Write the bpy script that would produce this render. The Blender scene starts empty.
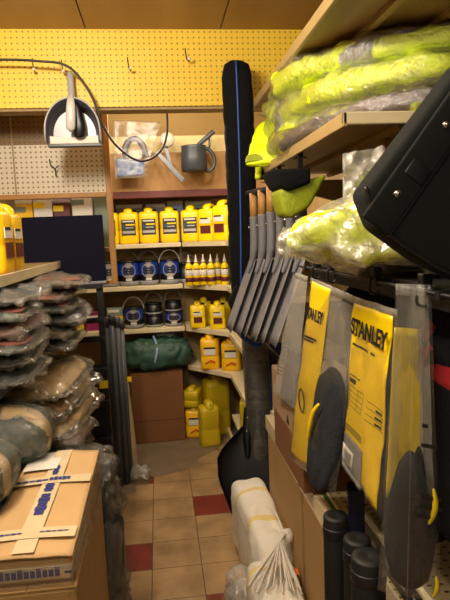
import bpy, bmesh, math, random
from mathutils import Vector, Matrix, Euler, noise
PI = math.pi
R = math.radians
scene = bpy.context.scene
COL = scene.collection

# ------------------------------------------------------------------ materials
def lin(c):
    if isinstance(c, str):
        c = [int(c[i:i+2], 16)/255 for i in (0, 2, 4)]
    return tuple((v/12.92 if v <= .04045 else ((v+.055)/1.055)**2.4) for v in c)

def new_mat(name):
    m = bpy.data.materials.new(name); m.use_nodes = True
    nt = m.node_tree
    for n in list(nt.nodes): nt.nodes.remove(n)
    out = nt.nodes.new('ShaderNodeOutputMaterial')
    return m, nt, out

def coords(nt, scale=None):
    tc = nt.nodes.new('ShaderNodeTexCoord')
    return tc.outputs['Object']

def mat(name, c, rough=.5, var=.12, vscale=9, bump=0, bscale=60, metal=0, spec=.5, c2=None, coat=0):
    m, nt, out = new_mat(name)
    p = nt.nodes.new('ShaderNodeBsdfPrincipled')
    p.inputs['Roughness'].default_value = rough
    p.inputs['Metallic'].default_value = metal
    p.inputs['Specular IOR Level'].default_value = spec
    p.inputs['Coat Weight'].default_value = coat
    a = lin(c)
    b = lin(c2) if c2 else tuple(v*(1-var) for v in a)
    oc = coords(nt)
    n = nt.nodes.new('ShaderNodeTexNoise'); n.inputs['Scale'].default_value = vscale; n.inputs['Detail'].default_value = 4
    nt.links.new(oc, n.inputs['Vector'])
    r = nt.nodes.new('ShaderNodeValToRGB')
    r.color_ramp.elements[0].position = .35; r.color_ramp.elements[1].position = .65
    r.color_ramp.elements[0].color = (*b, 1); r.color_ramp.elements[1].color = (*a, 1)
    nt.links.new(n.outputs['Fac'], r.inputs['Fac'])
    nt.links.new(r.outputs['Color'], p.inputs['Base Color'])
    if bump:
        n2 = nt.nodes.new('ShaderNodeTexNoise'); n2.inputs['Scale'].default_value = bscale; n2.inputs['Detail'].default_value = 3
        nt.links.new(oc, n2.inputs['Vector'])
        bp = nt.nodes.new('ShaderNodeBump'); bp.inputs['Strength'].default_value = bump; bp.inputs['Distance'].default_value = .01
        nt.links.new(n2.outputs['Fac'], bp.inputs['Height'])
        nt.links.new(bp.outputs['Normal'], p.inputs['Normal'])
    nt.links.new(p.outputs['BSDF'], out.inputs['Surface'])
    return m

def film_mat(name, tint=(.97, .965, .94), haze=.06, gloss=.12, bscale=45, bump=.5, rough=.12):
    """clear crinkled polythene"""
    m, nt, out = new_mat(name)
    tr = nt.nodes.new('ShaderNodeBsdfTransparent'); tr.inputs['Color'].default_value = (*tint, 1)
    gl = nt.nodes.new('ShaderNodeBsdfGlossy'); gl.inputs['Roughness'].default_value = rough
    df = nt.nodes.new('ShaderNodeBsdfDiffuse'); df.inputs['Color'].default_value = (.8, .78, .72, 1)
    lw = nt.nodes.new('ShaderNodeLayerWeight'); lw.inputs['Blend'].default_value = .35
    n2 = nt.nodes.new('ShaderNodeTexNoise'); n2.inputs['Scale'].default_value = bscale; n2.inputs['Detail'].default_value = 4
    nt.links.new(coords(nt), n2.inputs['Vector'])
    bp = nt.nodes.new('ShaderNodeBump'); bp.inputs['Strength'].default_value = bump; bp.inputs['Distance'].default_value = .02
    nt.links.new(n2.outputs['Fac'], bp.inputs['Height'])
    for s in (gl, lw): nt.links.new(bp.outputs['Normal'], s.inputs['Normal'])
    ma = nt.nodes.new('ShaderNodeMath'); ma.operation = 'MULTIPLY_ADD'
    ma.inputs[1].default_value = .45; ma.inputs[2].default_value = gloss
    nt.links.new(lw.outputs['Fresnel'], ma.inputs[0])
    m1 = nt.nodes.new('ShaderNodeMixShader'); m1.inputs[0].default_value = haze
    nt.links.new(tr.outputs[0], m1.inputs[1]); nt.links.new(df.outputs[0], m1.inputs[2])
    m2 = nt.nodes.new('ShaderNodeMixShader')
    nt.links.new(ma.outputs[0], m2.inputs[0]); nt.links.new(m1.outputs[0], m2.inputs[1]); nt.links.new(gl.outputs[0], m2.inputs[2])
    nt.links.new(m2.outputs[0], out.inputs['Surface'])
    return m

def pegboard_mat(name, c, hole=(.05, .03, .01), pitch=.0254, rad=.17, c2=None, rough=.5):
    """perforated hardboard: a grid of drilled holes in the x / z plane"""
    m, nt, out = new_mat(name)
    p = nt.nodes.new('ShaderNodeBsdfPrincipled'); p.inputs['Roughness'].default_value = rough
    sep = nt.nodes.new('ShaderNodeSeparateXYZ'); nt.links.new(coords(nt), sep.inputs[0])
    def M(op, a, b=None):
        n = nt.nodes.new('ShaderNodeMath'); n.operation = op
        for i, v in enumerate((a, b)):
            if v is None: continue
            if isinstance(v, (int, float)): n.inputs[i].default_value = v
            else: nt.links.new(v, n.inputs[i])
        return n.outputs[0]
    d = []
    for ax in ('X', 'Z'):
        f = M('FRACT', M('DIVIDE', sep.outputs[ax], pitch)); f = M('SUBTRACT', f, .5); d.append(M('MULTIPLY', f, f))
    h = M('LESS_THAN', M('ADD', d[0], d[1]), rad*rad)
    n = nt.nodes.new('ShaderNodeTexNoise'); n.inputs['Scale'].default_value = 5; nt.links.new(coords(nt), n.inputs['Vector'])
    mx0 = nt.nodes.new('ShaderNodeMix'); mx0.data_type = 'RGBA'
    a = lin(c); b = lin(c2) if c2 else tuple(v*.85 for v in a)
    mx0.inputs[6].default_value = (*a, 1); mx0.inputs[7].default_value = (*b, 1); nt.links.new(n.outputs['Fac'], mx0.inputs[0])
    mx = nt.nodes.new('ShaderNodeMix'); mx.data_type = 'RGBA'
    nt.links.new(h, mx.inputs[0]); nt.links.new(mx0.outputs[2], mx.inputs[6]); mx.inputs[7].default_value = (*hole, 1)
    nt.links.new(mx.outputs[2], p.inputs['Base Color'])
    nt.links.new(p.outputs[0], out.inputs['Surface'])
    return m

def perforated_mat(name, c):
    """cream metal with rows of punched slots along y"""
    m, nt, out = new_mat(name)
    p = nt.nodes.new('ShaderNodeBsdfPrincipled'); p.inputs['Roughness'].default_value = .45
    sep = nt.nodes.new('ShaderNodeSeparateXYZ'); nt.links.new(coords(nt), sep.inputs[0])
    def M(op, a, b=None):
        n = nt.nodes.new('ShaderNodeMath'); n.operation = op
        for i, v in enumerate((a, b)):
            if v is None: continue
            if isinstance(v, (int, float)): n.inputs[i].default_value = v
            else: nt.links.new(v, n.inputs[i])
        return n.outputs[0]
    fx = M('ABSOLUTE', M('SUBTRACT', M('FRACT', M('DIVIDE', sep.outputs['X'], .028)), .5))
    fy = M('ABSOLUTE', M('SUBTRACT', M('FRACT', M('DIVIDE', sep.outputs['Y'], .028)), .5))
    h = M('MULTIPLY', M('LESS_THAN', fx, .2), M('LESS_THAN', fy, .13))
    mx = nt.nodes.new('ShaderNodeMix'); mx.data_type = 'RGBA'
    nt.links.new(h, mx.inputs[0]); mx.inputs[6].default_value = (*lin(c), 1); mx.inputs[7].default_value = (.03, .02, .012, 1)
    nt.links.new(mx.outputs[2], p.inputs['Base Color']); nt.links.new(p.outputs[0], out.inputs['Surface'])
    return m

def floor_mat():
    m, nt, out = new_mat('vinyl_tile_floor')
    p = nt.nodes.new('ShaderNodeBsdfPrincipled')
    oc = coords(nt)
    sep = nt.nodes.new('ShaderNodeSeparateXYZ'); nt.links.new(oc, sep.inputs[0])
    def M(op, a, b=None, c=None):
        n = nt.nodes.new('ShaderNodeMath'); n.operation = op
        for i, v in enumerate((a, b, c)):
            if v is None: continue
            if isinstance(v, (int, float)): n.inputs[i].default_value = v
            else: nt.links.new(v, n.inputs[i])
        return n.outputs[0]
    T = .2286
    u = M('DIVIDE', M('ADD', sep.outputs['X'], .103), T); v = M('DIVIDE', M('SUBTRACT', sep.outputs['Y'], 2.22), T)
    i, j = M('FLOOR', u), M('FLOOR', v)
    odd = M('FLOORED_MODULO', i, 2.0)
    k = M('FLOORED_MODULO', M('SUBTRACT', j, i), 4.0)
    isk = M('COMPARE', k, 2.0, .1)
    red = M('MULTIPLY', odd, isk)
    gu = M('ABSOLUTE', M('SUBTRACT', M('FRACT', u), .5)); gv = M('ABSOLUTE', M('SUBTRACT', M('FRACT', v), .5))
    joint = M('GREATER_THAN', M('MAXIMUM', gu, gv), .491)
    n1 = nt.nodes.new('ShaderNodeTexNoise'); n1.inputs['Scale'].default_value = 6; n1.inputs['Detail'].default_value = 6; nt.links.new(oc, n1.inputs['Vector'])
    n2 = nt.nodes.new('ShaderNodeTexNoise'); n2.inputs['Scale'].default_value = 2.2; n2.inputs['Detail'].default_value = 5; nt.links.new(oc, n2.inputs['Vector'])
    def mix(f, a, b):
        mx = nt.nodes.new('ShaderNodeMix'); mx.data_type = 'RGBA'
        nt.links.new(f, mx.inputs[0])
        for idx, c in ((6, a), (7, b)):
            if isinstance(c, tuple): mx.inputs[idx].default_value = (*c, 1)
            else: nt.links.new(c, mx.inputs[idx])
        return mx.outputs[2]
    def ramp(src, a, b):
        r = nt.nodes.new('ShaderNodeMapRange'); r.inputs[1].default_value = a; r.inputs[2].default_value = b
        nt.links.new(src, r.inputs[0]); return r.outputs[0]
    cream = mix(ramp(n1.outputs['Fac'], .35, .72), lin('a88a60'), lin('7f6543'))
    redc = mix(ramp(n1.outputs['Fac'], .35, .7), lin('7a2a1c'), lin('5a2016'))
    tile = mix(red, cream, redc)
    tile = mix(joint, tile, lin('4e3a26'))
    grime = ramp(n2.outputs['Fac'], .56, .75)
    tile = mix(M('MULTIPLY', grime, .55), tile, lin('5d4a33'))
    conc = mix(n1.outputs['Fac'], lin('54483a'), lin('85755c'))
    edge = M('SUBTRACT', sep.outputs['Y'], M('MULTIPLY_ADD', sep.outputs['X'], .95, 3.57))
    edge = M('ADD', edge, M('MULTIPLY', M('SUBTRACT', n2.outputs['Fac'], .5), .9))
    worn = ramp(edge, -.01, .01)
    nt.links.new(mix(worn, tile, conc), p.inputs['Base Color'])
    p.inputs['Roughness'].default_value = .5
    nt.links.new(p.outputs[0], out.inputs['Surface'])
    return m

def wood_mat(name, c, c2, axis='Y', scale=14, rough=.5):
    m, nt, out = new_mat(name)
    p = nt.nodes.new('ShaderNodeBsdfPrincipled'); p.inputs['Roughness'].default_value = rough
    mp = nt.nodes.new('ShaderNodeMapping')
    s = [scale]*3; s['XYZ'.index(axis)] = scale*.09
    mp.inputs['Scale'].default_value = s
    nt.links.new(coords(nt), mp.inputs['Vector'])
    n = nt.nodes.new('ShaderNodeTexNoise'); n.inputs['Scale'].default_value = 1; n.inputs['Detail'].default_value = 5
    nt.links.new(mp.outputs[0], n.inputs['Vector'])
    r = nt.nodes.new('ShaderNodeValToRGB'); r.color_ramp.elements[0].position = .35; r.color_ramp.elements[1].position = .65
    r.color_ramp.elements[0].color = (*lin(c2), 1); r.color_ramp.elements[1].color = (*lin(c), 1)
    nt.links.new(n.outputs['Fac'], r.inputs['Fac']); nt.links.new(r.outputs[0], p.inputs['Base Color'])
    nt.links.new(p.outputs[0], out.inputs['Surface'])
    return m

M = {}
M['peg_yellow'] = pegboard_mat('peg_yellow', 'f0c936', hole=(.3, .19, .03), rad=.17, c2='e6ba30')
M['peg_white'] = pegboard_mat('peg_white', 'd9cdb8', hole=(.2, .15, .09), rad=.2, c2='cfc0a5')
M['peg_brown'] = pegboard_mat('peg_brown', '7d5f2c', hole=(.05, .03, .01), rad=.16, c2='6f5226')
M['peg_dark'] = pegboard_mat('peg_dark', '5a4a33', hole=(.01, .008, .005), rad=.22)
M['ceiling'] = wood_mat('ceiling_board', 'a98555', '987249', 'Y', 5)
M['floor'] = floor_mat()
M['plaster'] = mat('plaster', '8a7453', .9, .15, 3)
M['wood'] = wood_mat('pine_frame', 'b98540', 'a06f30', 'Z', 20)
M['woodx'] = wood_mat('pine_rail', 'b98540', 'a06f30', 'X', 20)
M['cream'] = mat('cream_metal', 'ded0a8', .45, .08)
M['tan_metal'] = mat('tan_shelf_metal', 'a98f5e', .5, .12, 6)
M['tan_back'] = mat('tan_back_panel', 'a58a5c', .7, .15, 4)
M['plank'] = wood_mat('shelf_plank', '9c7c46', '7e6033', 'Y', 12)
M['perf'] = perforated_mat('perforated_cream', 'cdb98c')
M['darkred'] = mat('dark_red_trim', '5c1a18', .5)
M['fascia_dark'] = mat('fascia_ochre', '8a6a2c', .7, .15, 4)
M['fascia_pale'] = mat('fascia_straw', 'cdb981', .7, .15, 5)
M['fascia_brown'] = mat('fascia_board', 'a37a45', .7, .15, 5)
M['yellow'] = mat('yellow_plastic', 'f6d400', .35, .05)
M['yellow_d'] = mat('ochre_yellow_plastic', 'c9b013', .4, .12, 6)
M['orange_y'] = mat('amber_plastic', 'f4bf08', .35, .06)
M['black'] = mat('black_plastic', '0f0f12', .4, .2)
M['black_m'] = mat('black_metal', '17171c', .45, .2)
M['black_cloth'] = mat('black_cloth', '0e0e11', .9, .3, 12, .3, 180, spec=.2)
M['soft_black'] = mat('black_canvas', '171918', .9, .2, 5, .08, 300, spec=.25)
M['navy'] = mat('navy_panel', '131327', .8, .15, spec=.15)
M['blue'] = mat('blue_label', '1c3f9c', .4)
M['pipe_blue'] = mat('blue_piping', '1d4a9a', .5)
M['deep_blue'] = mat('deep_blue_plastic', '101a44', .45)
M['silver'] = mat('silver_label', 'b6b4ae', .35, .1, metal=.3)
M['white'] = mat('white_paper', 'dedad0', .6, .05)
M['grey_lid'] = mat('grey_plastic', '8f9093', .4, .1)
M['label_dark'] = mat('charcoal_label', '33302c', .5)
M['maroon'] = mat('maroon_label', '5b1c1c', .5)
M['ink'] = mat('black_ink', '12110e', .6)
M['ink_blue'] = mat('blue_ink', '25307c', .6)
M['red_ink'] = mat('red_ink', 'c8451c', .6)
M['grey_plastic'] = mat('silver_grey_plastic', 'a3a0a0', .3, .08)
M['grey_light'] = mat('pale_grey_plastic', 'c9c5bd', .35, .05)
M['grey_dark'] = mat('dark_grey_plastic', '3b3940', .4)
M['slate'] = mat('slate_plastic', '30353a', .4, .1)
M['pipe_grey'] = mat('grey_pipe_plastic', '4e5257', .4, .1)
M['gunmetal'] = mat('painted_grey_steel', '74767c', .45, .15, 20)
M['blade'] = mat('grey_blade_steel', '8b8a8e', .45, .2, 14)
M['ash'] = wood_mat('ash_shaft', 'c89a58', 'a97c40', 'Z', 25)
M['card'] = mat('brown_cardboard', 'a6834f', .8, .1, 4)
M['card_lt'] = mat('light_cardboard', 'c7a370', .75, .1, 5)
M['card_dk'] = mat('dark_cardboard', '7a4f2a', .8, .12, 4)
M['card_gr'] = mat('grey_brown_cardboard', 'a08462', .8, .1, 4)
M['tape'] = mat('clear_tape', 'd9c7a0', .25, .05)
M['lime'] = mat('lime_fabric', 'e4f800', .6, .1, 8, .25, 60)
M['lime_d'] = mat('shaded_lime_fabric', '939f14', .6, .15, 8, .25, 60)  # lime with the flap's shade under the shelf painted in; hem, lining share it
M['refl'] = mat('reflective_tape', '8d8d90', .35, .1)
M['grey_cloth'] = mat('grey_cloth', '6a6668', .8, .2, 10, .3, 80)
M['dark_green'] = mat('dark_green_tarp', '2f5546', .55, .25, 8, .35, 40)
M['green_dk2'] = mat('bottle_green_cloth', '22392c', .6, .25, 8, .35, 50)
M['beige'] = mat('beige_cloth', '9a7f58', .75, .2, 7, .35, 45)
M['beige2'] = mat('sand_cloth', 'b39a70', .75, .2, 7, .35, 45)
M['shirt1'] = mat('charcoal_garment', '34393a', .8, .25, 8, .3, 60)
M['pad'] = mat('knee_pad_fabric', '25282e', .85, .2, 12, .3, 120, spec=.2)
M['shirt2'] = mat('grey_green_garment', '55605a', .8, .25, 8, .3, 60)
M['shirt3'] = mat('dusky_pink_garment', '8a5548', .8, .25, 8, .3, 60)
M['shirt4'] = mat('brown_garment', '5e4c38', .8, .25, 8, .3, 60)
M['sack'] = mat('white_woven_sack', 'e4dfd2', .6, .06, 12, .3, 220)
M['sack_stripe'] = mat('yellow_woven_stripe', 'd9c26a', .6, .08)
def sack_mat():
    m = mat('striped_woven_sack', 'e4dfd2', .6, .06, 12, .3, 220)
    nt = m.node_tree; p = [n for n in nt.nodes if n.type == 'BSDF_PRINCIPLED'][0]
    src = p.inputs['Base Color'].links[0].from_socket
    sep = nt.nodes.new('ShaderNodeSeparateXYZ'); nt.links.new(coords(nt), sep.inputs[0])
    def op(o, a, b):
        n = nt.nodes.new('ShaderNodeMath'); n.operation = o
        for i, v in enumerate((a, b)):
            if isinstance(v, (int, float)): n.inputs[i].default_value = v
            else: nt.links.new(v, n.inputs[i])
        return n.outputs[0]
    f = op('ABSOLUTE', op('SUBTRACT', op('FRACT', op('DIVIDE', op('ADD', sep.outputs['Y'], 10.02), .25), 0), .5), 0)
    k = op('LESS_THAN', f, .06)
    mx = nt.nodes.new('ShaderNodeMix'); mx.data_type = 'RGBA'
    nt.links.new(op('MULTIPLY', k, .75), mx.inputs[0]); nt.links.new(src, mx.inputs[6]); mx.inputs[7].default_value = (*lin('dcc257'), 1)
    nt.links.new(mx.outputs[2], p.inputs['Base Color'])
    return m
M['sack_woven'] = sack_mat()
M['string'] = mat('white_string', 'd8d2c6', .8, .1)
M['rubber'] = mat('black_rubber', '0b0c0d', .6, .2)
M['cable'] = mat('dark_cable', '2b2118', .5)
M['lilac'] = mat('lilac_pack', 'b0a4bd', .6, .15, 12)
M['paleblue'] = mat('pale_blue_pack', '8fa2cf', .6, .15)
M['teal_pack'] = mat('grey_green_pack', '7d8f80', .6, .2, 15)
M['red'] = mat('red_fabric', 'a01c22', .7, .15)
M['magenta'] = mat('magenta_pack', '8a2050', .6)
M['steel'] = mat('bright_steel', 'cfcac0', .22, .05, metal=1)
M['orange'] = mat('orange_tag', 'e2742a', .6)
M['green_strap'] = mat('green_strap', '3f7a3c', .5)
M['pale_wrap'] = mat('pale_wrap', 'b5a585', .5, .2, 8, .4, 40)
M['wrapped'] = mat('dark_wrapped_fabric', '24292f', .4, .35, 9, .5, 30, coat=.3)
M['band'] = mat('smoky_tape', '4d4a3e', .35, .2)
M['film'] = film_mat('clear_polythene', haze=.04, gloss=.09, bscale=60, bump=.8, rough=.13)
M['film_low'] = film_mat('limp_polythene', haze=.04, gloss=.02, bscale=25, bump=.5, rough=.3)
M['film_soft'] = film_mat('smooth_polythene', haze=.035, gloss=.035, bscale=14, bump=.3, rough=.2)
M['film_thick'] = film_mat('cloudy_polythene', haze=.24, gloss=.06, bscale=16, bump=.5, rough=.25)
M['film_hv'] = film_mat('crinkled_polythene', haze=.26, gloss=.035, bscale=40, bump=.8, rough=.25)
M['film_dark'] = film_mat('smoky_polythene', tint=(.8, .77, .7), haze=.07, gloss=.1, bscale=30, bump=.7, rough=.14)

# ------------------------------------------------------------------ mesh helpers
class MB:
    def __init__(s): s.bm = bmesh.new(); s.mats = []
    def _mi(s, m):
        if m is None: return 0
        if m not in s.mats: s.mats.append(m)
        return s.mats.index(m)
    def add(s, verts, faces, T=None, m=None, smooth=True):
        vs = [s.bm.verts.new((T @ Vector(v)) if T else Vector(v)) for v in verts]
        mi = s._mi(m)
        for f in faces:
            try:
                fc = s.bm.faces.new([vs[i] for i in f]); fc.smooth = smooth; fc.material_index = mi
            except ValueError: pass
        return s
    def box(s, lo, hi, T=None, bev=0, m=None):
        t = bmesh.new(); bmesh.ops.create_cube(t, size=1)
        lo, hi = Vector(lo), Vector(hi)
        for v in t.verts:
            v.co = Vector([lo[i]+(v.co[i]+.5)*(hi[i]-lo[i]) for i in range(3)])
        if bev:
            bmesh.ops.bevel(t, geom=t.edges[:], offset=bev, segments=2, profile=.5, affect='EDGES')
        t.verts.index_update()
        s.add([v.co.copy() for v in t.verts], [[v.index for v in f.verts] for f in t.faces], T, m, smooth=False)
        t.free(); return s
    def tube(s, pts, r, n=10, T=None, m=None, flat=1.0, cap=True):
        pts = [Vector(p) for p in pts]; N = len(pts)
        rs = r if isinstance(r, (list, tuple)) else [r]*N
        V, F = [], []
        up = None
        for i in range(N):
            t = (pts[min(i+1, N-1)]-pts[max(i-1, 0)]).normalized()
            if up is None:
                up = Vector((0, 0, 1)) if abs(t.z) < .9 else Vector((0, 1, 0))
            a = t.cross(up)
            if a.length < 1e-5: a = t.cross(Vector((1, 0, 0)))
            a.normalize(); b = a.cross(t).normalized(); up = b
            for k in range(n):
                an = 2*PI*k/n
                V.append(pts[i]+a*math.cos(an)*rs[i]+b*math.sin(an)*rs[i]*flat)
        for i in range(N-1):
            for k in range(n):
                F.append((i*n+k, i*n+(k+1) % n, (i+1)*n+(k+1) % n, (i+1)*n+k))
        if cap: F.append(tuple(range(n))[::-1]); F.append(tuple((N-1)*n+k for k in range(n)))
        return s.add(V, F, T, m)
    def lathe(s, prof, n=24, T=None, m=None, smooth=True):
        V, F = [], []
        for r, z in prof:
            for k in range(n):
                a = 2*PI*k/n; V.append((r*math.cos(a), r*math.sin(a), z))
        for i in range(len(prof)-1):
            for k in range(n):
                F.append((i*n+k, i*n+(k+1) % n, (i+1)*n+(k+1) % n, (i+1)*n+k))
        if prof[0][0] > 1e-6: F.append(tuple(range(n))[::-1])
        if prof[-1][0] > 1e-6: F.append(tuple((len(prof)-1)*n+k for k in range(n)))
        return s.add(V, F, T, m, smooth)
    def loft(s, secs, n=28, T=None, m=None):
        """secs: (z, half_w, half_d, exponent, cx, cy) super-ellipse sections"""
        V, F = [], []
        for (z, a, b, e, cx, cy) in secs:
            for k in range(n):
                t = 2*PI*k/n; c, q = math.cos(t), math.sin(t)
                V.append((cx+a*math.copysign(abs(c)**(2/e), c), cy+b*math.copysign(abs(q)**(2/e), q), z))
        for i in range(len(secs)-1):
            for k in range(n):
                F.append((i*n+k, i*n+(k+1) % n, (i+1)*n+(k+1) % n, (i+1)*n+k))
        F.append(tuple(range(n))[::-1]); F.append(tuple((len(secs)-1)*n+k for k in range(n)))
        return s.add(V, F, T, m)
    def prism(s, outline, y0, y1, T=None, m=None, bev=0):
        """outline in x,z extruded along y"""
        t = bmesh.new()
        vs = [t.verts.new((x, y0, z)) for x, z in outline]
        f = t.faces.new(vs)
        r = bmesh.ops.extrude_face_region(t, geom=[f])
        for v in r['geom']:
            if isinstance(v, bmesh.types.BMVert): v.co.y = y1
        bmesh.ops.recalc_face_normals(t, faces=t.faces[:])
        if bev: bmesh.ops.bevel(t, geom=t.edges[:], offset=bev, segments=3, profile=.5, affect='EDGES', clamp_overlap=True)
        t.verts.index_update()
        s.add([v.co.copy() for v in t.verts], [[v.index for v in q.verts] for q in t.faces], T, m, smooth=bool(bev))
        t.free(); return s
    def pillow(s, size, e=(.5, .5), amp=.01, fs=8, seed=0, nu=48, nv=26, T=None, m=None, sag=None, amp2=0, fs2=30):
        """wrinkled super-ellipsoid standing on z=0; sag(x,y,z)->z lets it droop"""
        V, F = [], []
        a, b, c = size[0]/2, size[1]/2, size[2]/2
        so = Vector((seed*3.7, seed*1.3, seed*7.1))
        sp = lambda v, p: math.copysign(abs(v)**p, v)
        for j in range(nv+1):
            ph = -PI/2+PI*j/nv
            for i in range(nu):
                th = 2*PI*i/nu
                x = a*sp(math.cos(ph), e[0])*sp(math.cos(th), e[1]); y = b*sp(math.cos(ph), e[0])*sp(math.sin(th), e[1]); z = c*sp(math.sin(ph), e[0])
                d = Vector((x/a/a, y/b/b, z/c/c)); d.normalize()
                q = Vector((x, y, z))
                k = noise.noise(q*fs+so)*amp
                if amp2: k += (abs(noise.noise(q*fs2+so))-.25)*amp2
                q = q+d*k
                q.z = max(q.z, -c)+c
                if sag: q = Vector(sag(q))
                V.append(q)
        for j in range(nv):
            for i in range(nu):
                F.append((j*nu+i, j*nu+(i+1) % nu, (j+1)*nu+(i+1) % nu, (j+1)*nu+i))
        s.add(V, F, T, m)
        bmesh.ops.remove_doubles(s.bm, verts=s.bm.verts[:], dist=1e-6)
        return s
    def sheet(s, cn, nu, nv, fn=None, T=None, m=None, ur=(0, 1), vr=(0, 1), thick=0):
        """quad patch over corners BL,BR,TR,TL; fn(u,v) -> offset along normal; thick closes a back face"""
        BL, BR, TR, TL = [Vector(c) for c in cn]
        nrm = (BR-BL).cross(TL-BL).normalized()
        V, F = [], []
        def P(u, v): return BL*(1-u)*(1-v)+BR*u*(1-v)+TR*u*v+TL*(1-u)*v
        def layer(off, flip):
            b = len(V)
            for j in range(nv+1):
                for i in range(nu+1):
                    u = ur[0]+(ur[1]-ur[0])*i/nu; v = vr[0]+(vr[1]-vr[0])*j/nv
                    V.append(P(u, v)+nrm*((fn(u, v) if fn else 0)+off))
            for j in range(nv):
                for i in range(nu):
                    q = [b+j*(nu+1)+i, b+j*(nu+1)+i+1, b+(j+1)*(nu+1)+i+1, b+(j+1)*(nu+1)+i]
                    F.append(q[::-1] if flip else q)
            return b
        b0 = layer(thick/2, False)
        if thick:
            b1 = layer(-thick/2, True)
            ring = [i for i in range(nu+1)]+[j*(nu+1)+nu for j in range(1, nv+1)]+[nv*(nu+1)+i for i in range(nu-1, -1, -1)]+[j*(nu+1) for j in range(nv-1, 0, -1)]
            for a, c in zip(ring, ring[1:]+ring[:1]): F.append((b1+a, b1+c, b0+c, b0+a))
        return s.add(V, F, T, m)
    def build(s, name, material=None, parent=None, loc=None, sharp=None):
        me = bpy.data.meshes.new(name)
        s.bm.normal_update(); s.bm.to_mesh(me); s.bm.free()
        for m in (s.mats if s.mats else [material]):
            me.materials.append(m)
        if sharp: me.set_sharp_from_angle(angle=R(sharp))
        o = bpy.data.objects.new(name, me); COL.objects.link(o)
        if parent: o.parent = parent
        if loc is not None: o.location = loc
        return o

def tag(o, label, cat, group=None, kind=None):
    o['label'] = label; o['category'] = cat
    if group: o['group'] = group
    if kind: o['kind'] = kind
    return o

def thing(name, label, cat, loc=(0, 0, 0), rz=0, group=None):
    o = bpy.data.objects.new(name, None); COL.objects.link(o); o.empty_display_size = .05
    o.location = loc; o.rotation_euler = (0, 0, rz)
    return tag(o, label, cat, group)

def struct(o): o['kind'] = 'structure'; return o

def dup(root, loc, rz=0, label=None, scale=None):
    r = root.copy(); COL.objects.link(r); r.location = loc; r.rotation_euler = (0, 0, rz)
    if label: r['label'] = label
    if scale: r.scale = (scale,)*3
    for ch in list(root.children):
        c = ch.copy(); COL.objects.link(c); c.parent = r
        for g in ch.children:
            d = g.copy(); COL.objects.link(d); d.parent = c
    return r

def TR(loc=(0, 0, 0), rx=0, ry=0, rz=0, sc=None):
    m = Matrix.Translation(loc) @ Euler((R(rx), R(ry), R(rz))).to_matrix().to_4x4()
    if sc: m = m @ Matrix.Diagonal((*sc, 1))
    return m

def text_mesh(body, size, name, material, parent, M4, sx=1, bold=0):
    cu = bpy.data.curves.new(name, 'FONT'); cu.body = body; cu.size = size; cu.extrude = .0004; cu.offset = bold
    cu.align_x = 'LEFT'
    o = bpy.data.objects.new(name+'_src', cu); COL.objects.link(o)
    dg = bpy.context.evaluated_depsgraph_get()
    me = bpy.data.meshes.new_from_object(o.evaluated_get(dg))
    bpy.data.objects.remove(o)
    me.transform(Matrix.Diagonal((sx, 1, 1, 1))); me.transform(M4)
    me.materials.clear(); me.materials.append(material)
    ob = bpy.data.objects.new(name, me); COL.objects.link(ob)
    if parent: ob.parent = parent
    return ob

# ------------------------------------------------------------------ the room
struct(MB().box((-1.5, -1.4, -.05), (1.4, 4.7, 0)).build('floor', M['floor']))
c = MB()
for x0, x1 in ((-1.5, -.272), (-.266, .338), (.344, 1.4)):
    c.box((x0, -1.4, 2.462), (x1, 2.75, 2.48))
c.box((-1.5, -1.4, 2.485), (1.4, 4.7, 2.52))
struct(c.build('ceiling', M['ceiling']))
struct(MB().box((-1.5, 4.46, 0), (1.4, 4.52, 2.49)).build('wall_back', M['plaster']))
struct(MB().box((-1.16, -1.4, 0), (-1.1, 4.46, 2.49)).build('wall_left', M['plaster']))
struct(MB().box((1.06, -1.4, 0), (1.12, 4.46, 2.49)).build('wall_right', M['plaster']))
# bulkhead across the aisle, faced with yellow pegboard
b = MB().box((-1.1, 2.70, 2.122), (1.06, 2.712, 2.462)).build('wall_upper', M['peg_yellow']); struct(b)
b = MB().box((-1.1, 2.712, 2.11), (1.06, 2.80, 2.462)).build('trim_1', M['tan_back']); struct(b)

# fascia over the back shelves: three stacked boards and a red edge
fa = thing('fascia_board', 'brown and straw coloured fascia board over the yellow container shelf', 'fascia', (0, 4.12, 1.80))
MB().box((-.75, 0, .05), (1.05, .02, .318)).build('brown_panel', M['fascia_brown'], fa)
MB().box((-.75, 0, .318), (1.05, .018, .432)).build('straw_panel', M['fascia_pale'], fa)
MB().box((-.75, 0, .432), (1.05, .02, .68)).build('ochre_panel', M['fascia_dark'], fa)
MB().box((-.75, -.01, 0), (1.05, .02, .05), bev=.004).build('edge_strip', M['darkred'], fa)

# pine frame with pegboard at the end of the left bay
pf = thing('framed_pegboard', 'pine framed pegboard panel, white below and brown above, at the end of the left bay', 'pegboard', (0, 3.05, 1.28))
MB().box((-1.09, 0, .485), (-.25, .012, .735)).build('white_board', M['peg_white'], pf)
MB().box((-1.09, 0, .735), (-.25, .012, 1.18)).build('brown_board', M['peg_brown'], pf)
MB().box((-.252, -.02, 0), (-.222, .02, 1.18), bev=.003).build('post', M['wood'], pf)
MB().box((-1.09, -.02, .46), (-.252, .02, .485), bev=.003).build('rail', M['woodx'], pf)
MB().box((-1.09, -.02, 0), (-.252, .02, .02), bev=.003).build('rail', M['woodx'], pf)
MB().box((-.713, -.006, .485), (-.706, .0, 1.1)).build('joint_strip', M['tan_back'], pf)
hk = thing('wire_hook', 'bent wire hook on the white pegboard beside the joint', 'hook', (-.50, 3.045, 1.89))
MB().tube([(-.03, 0, .05), (-.025, -.02, .02), (0, -.03, 0), (.02, -.03, .015)], .003, 6).build('wire', M['cable'], hk)
MB().tube([(0, -.03, 0), (0, -.02, -.04)], .003, 6).build('prong', M['cable'], hk)

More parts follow.
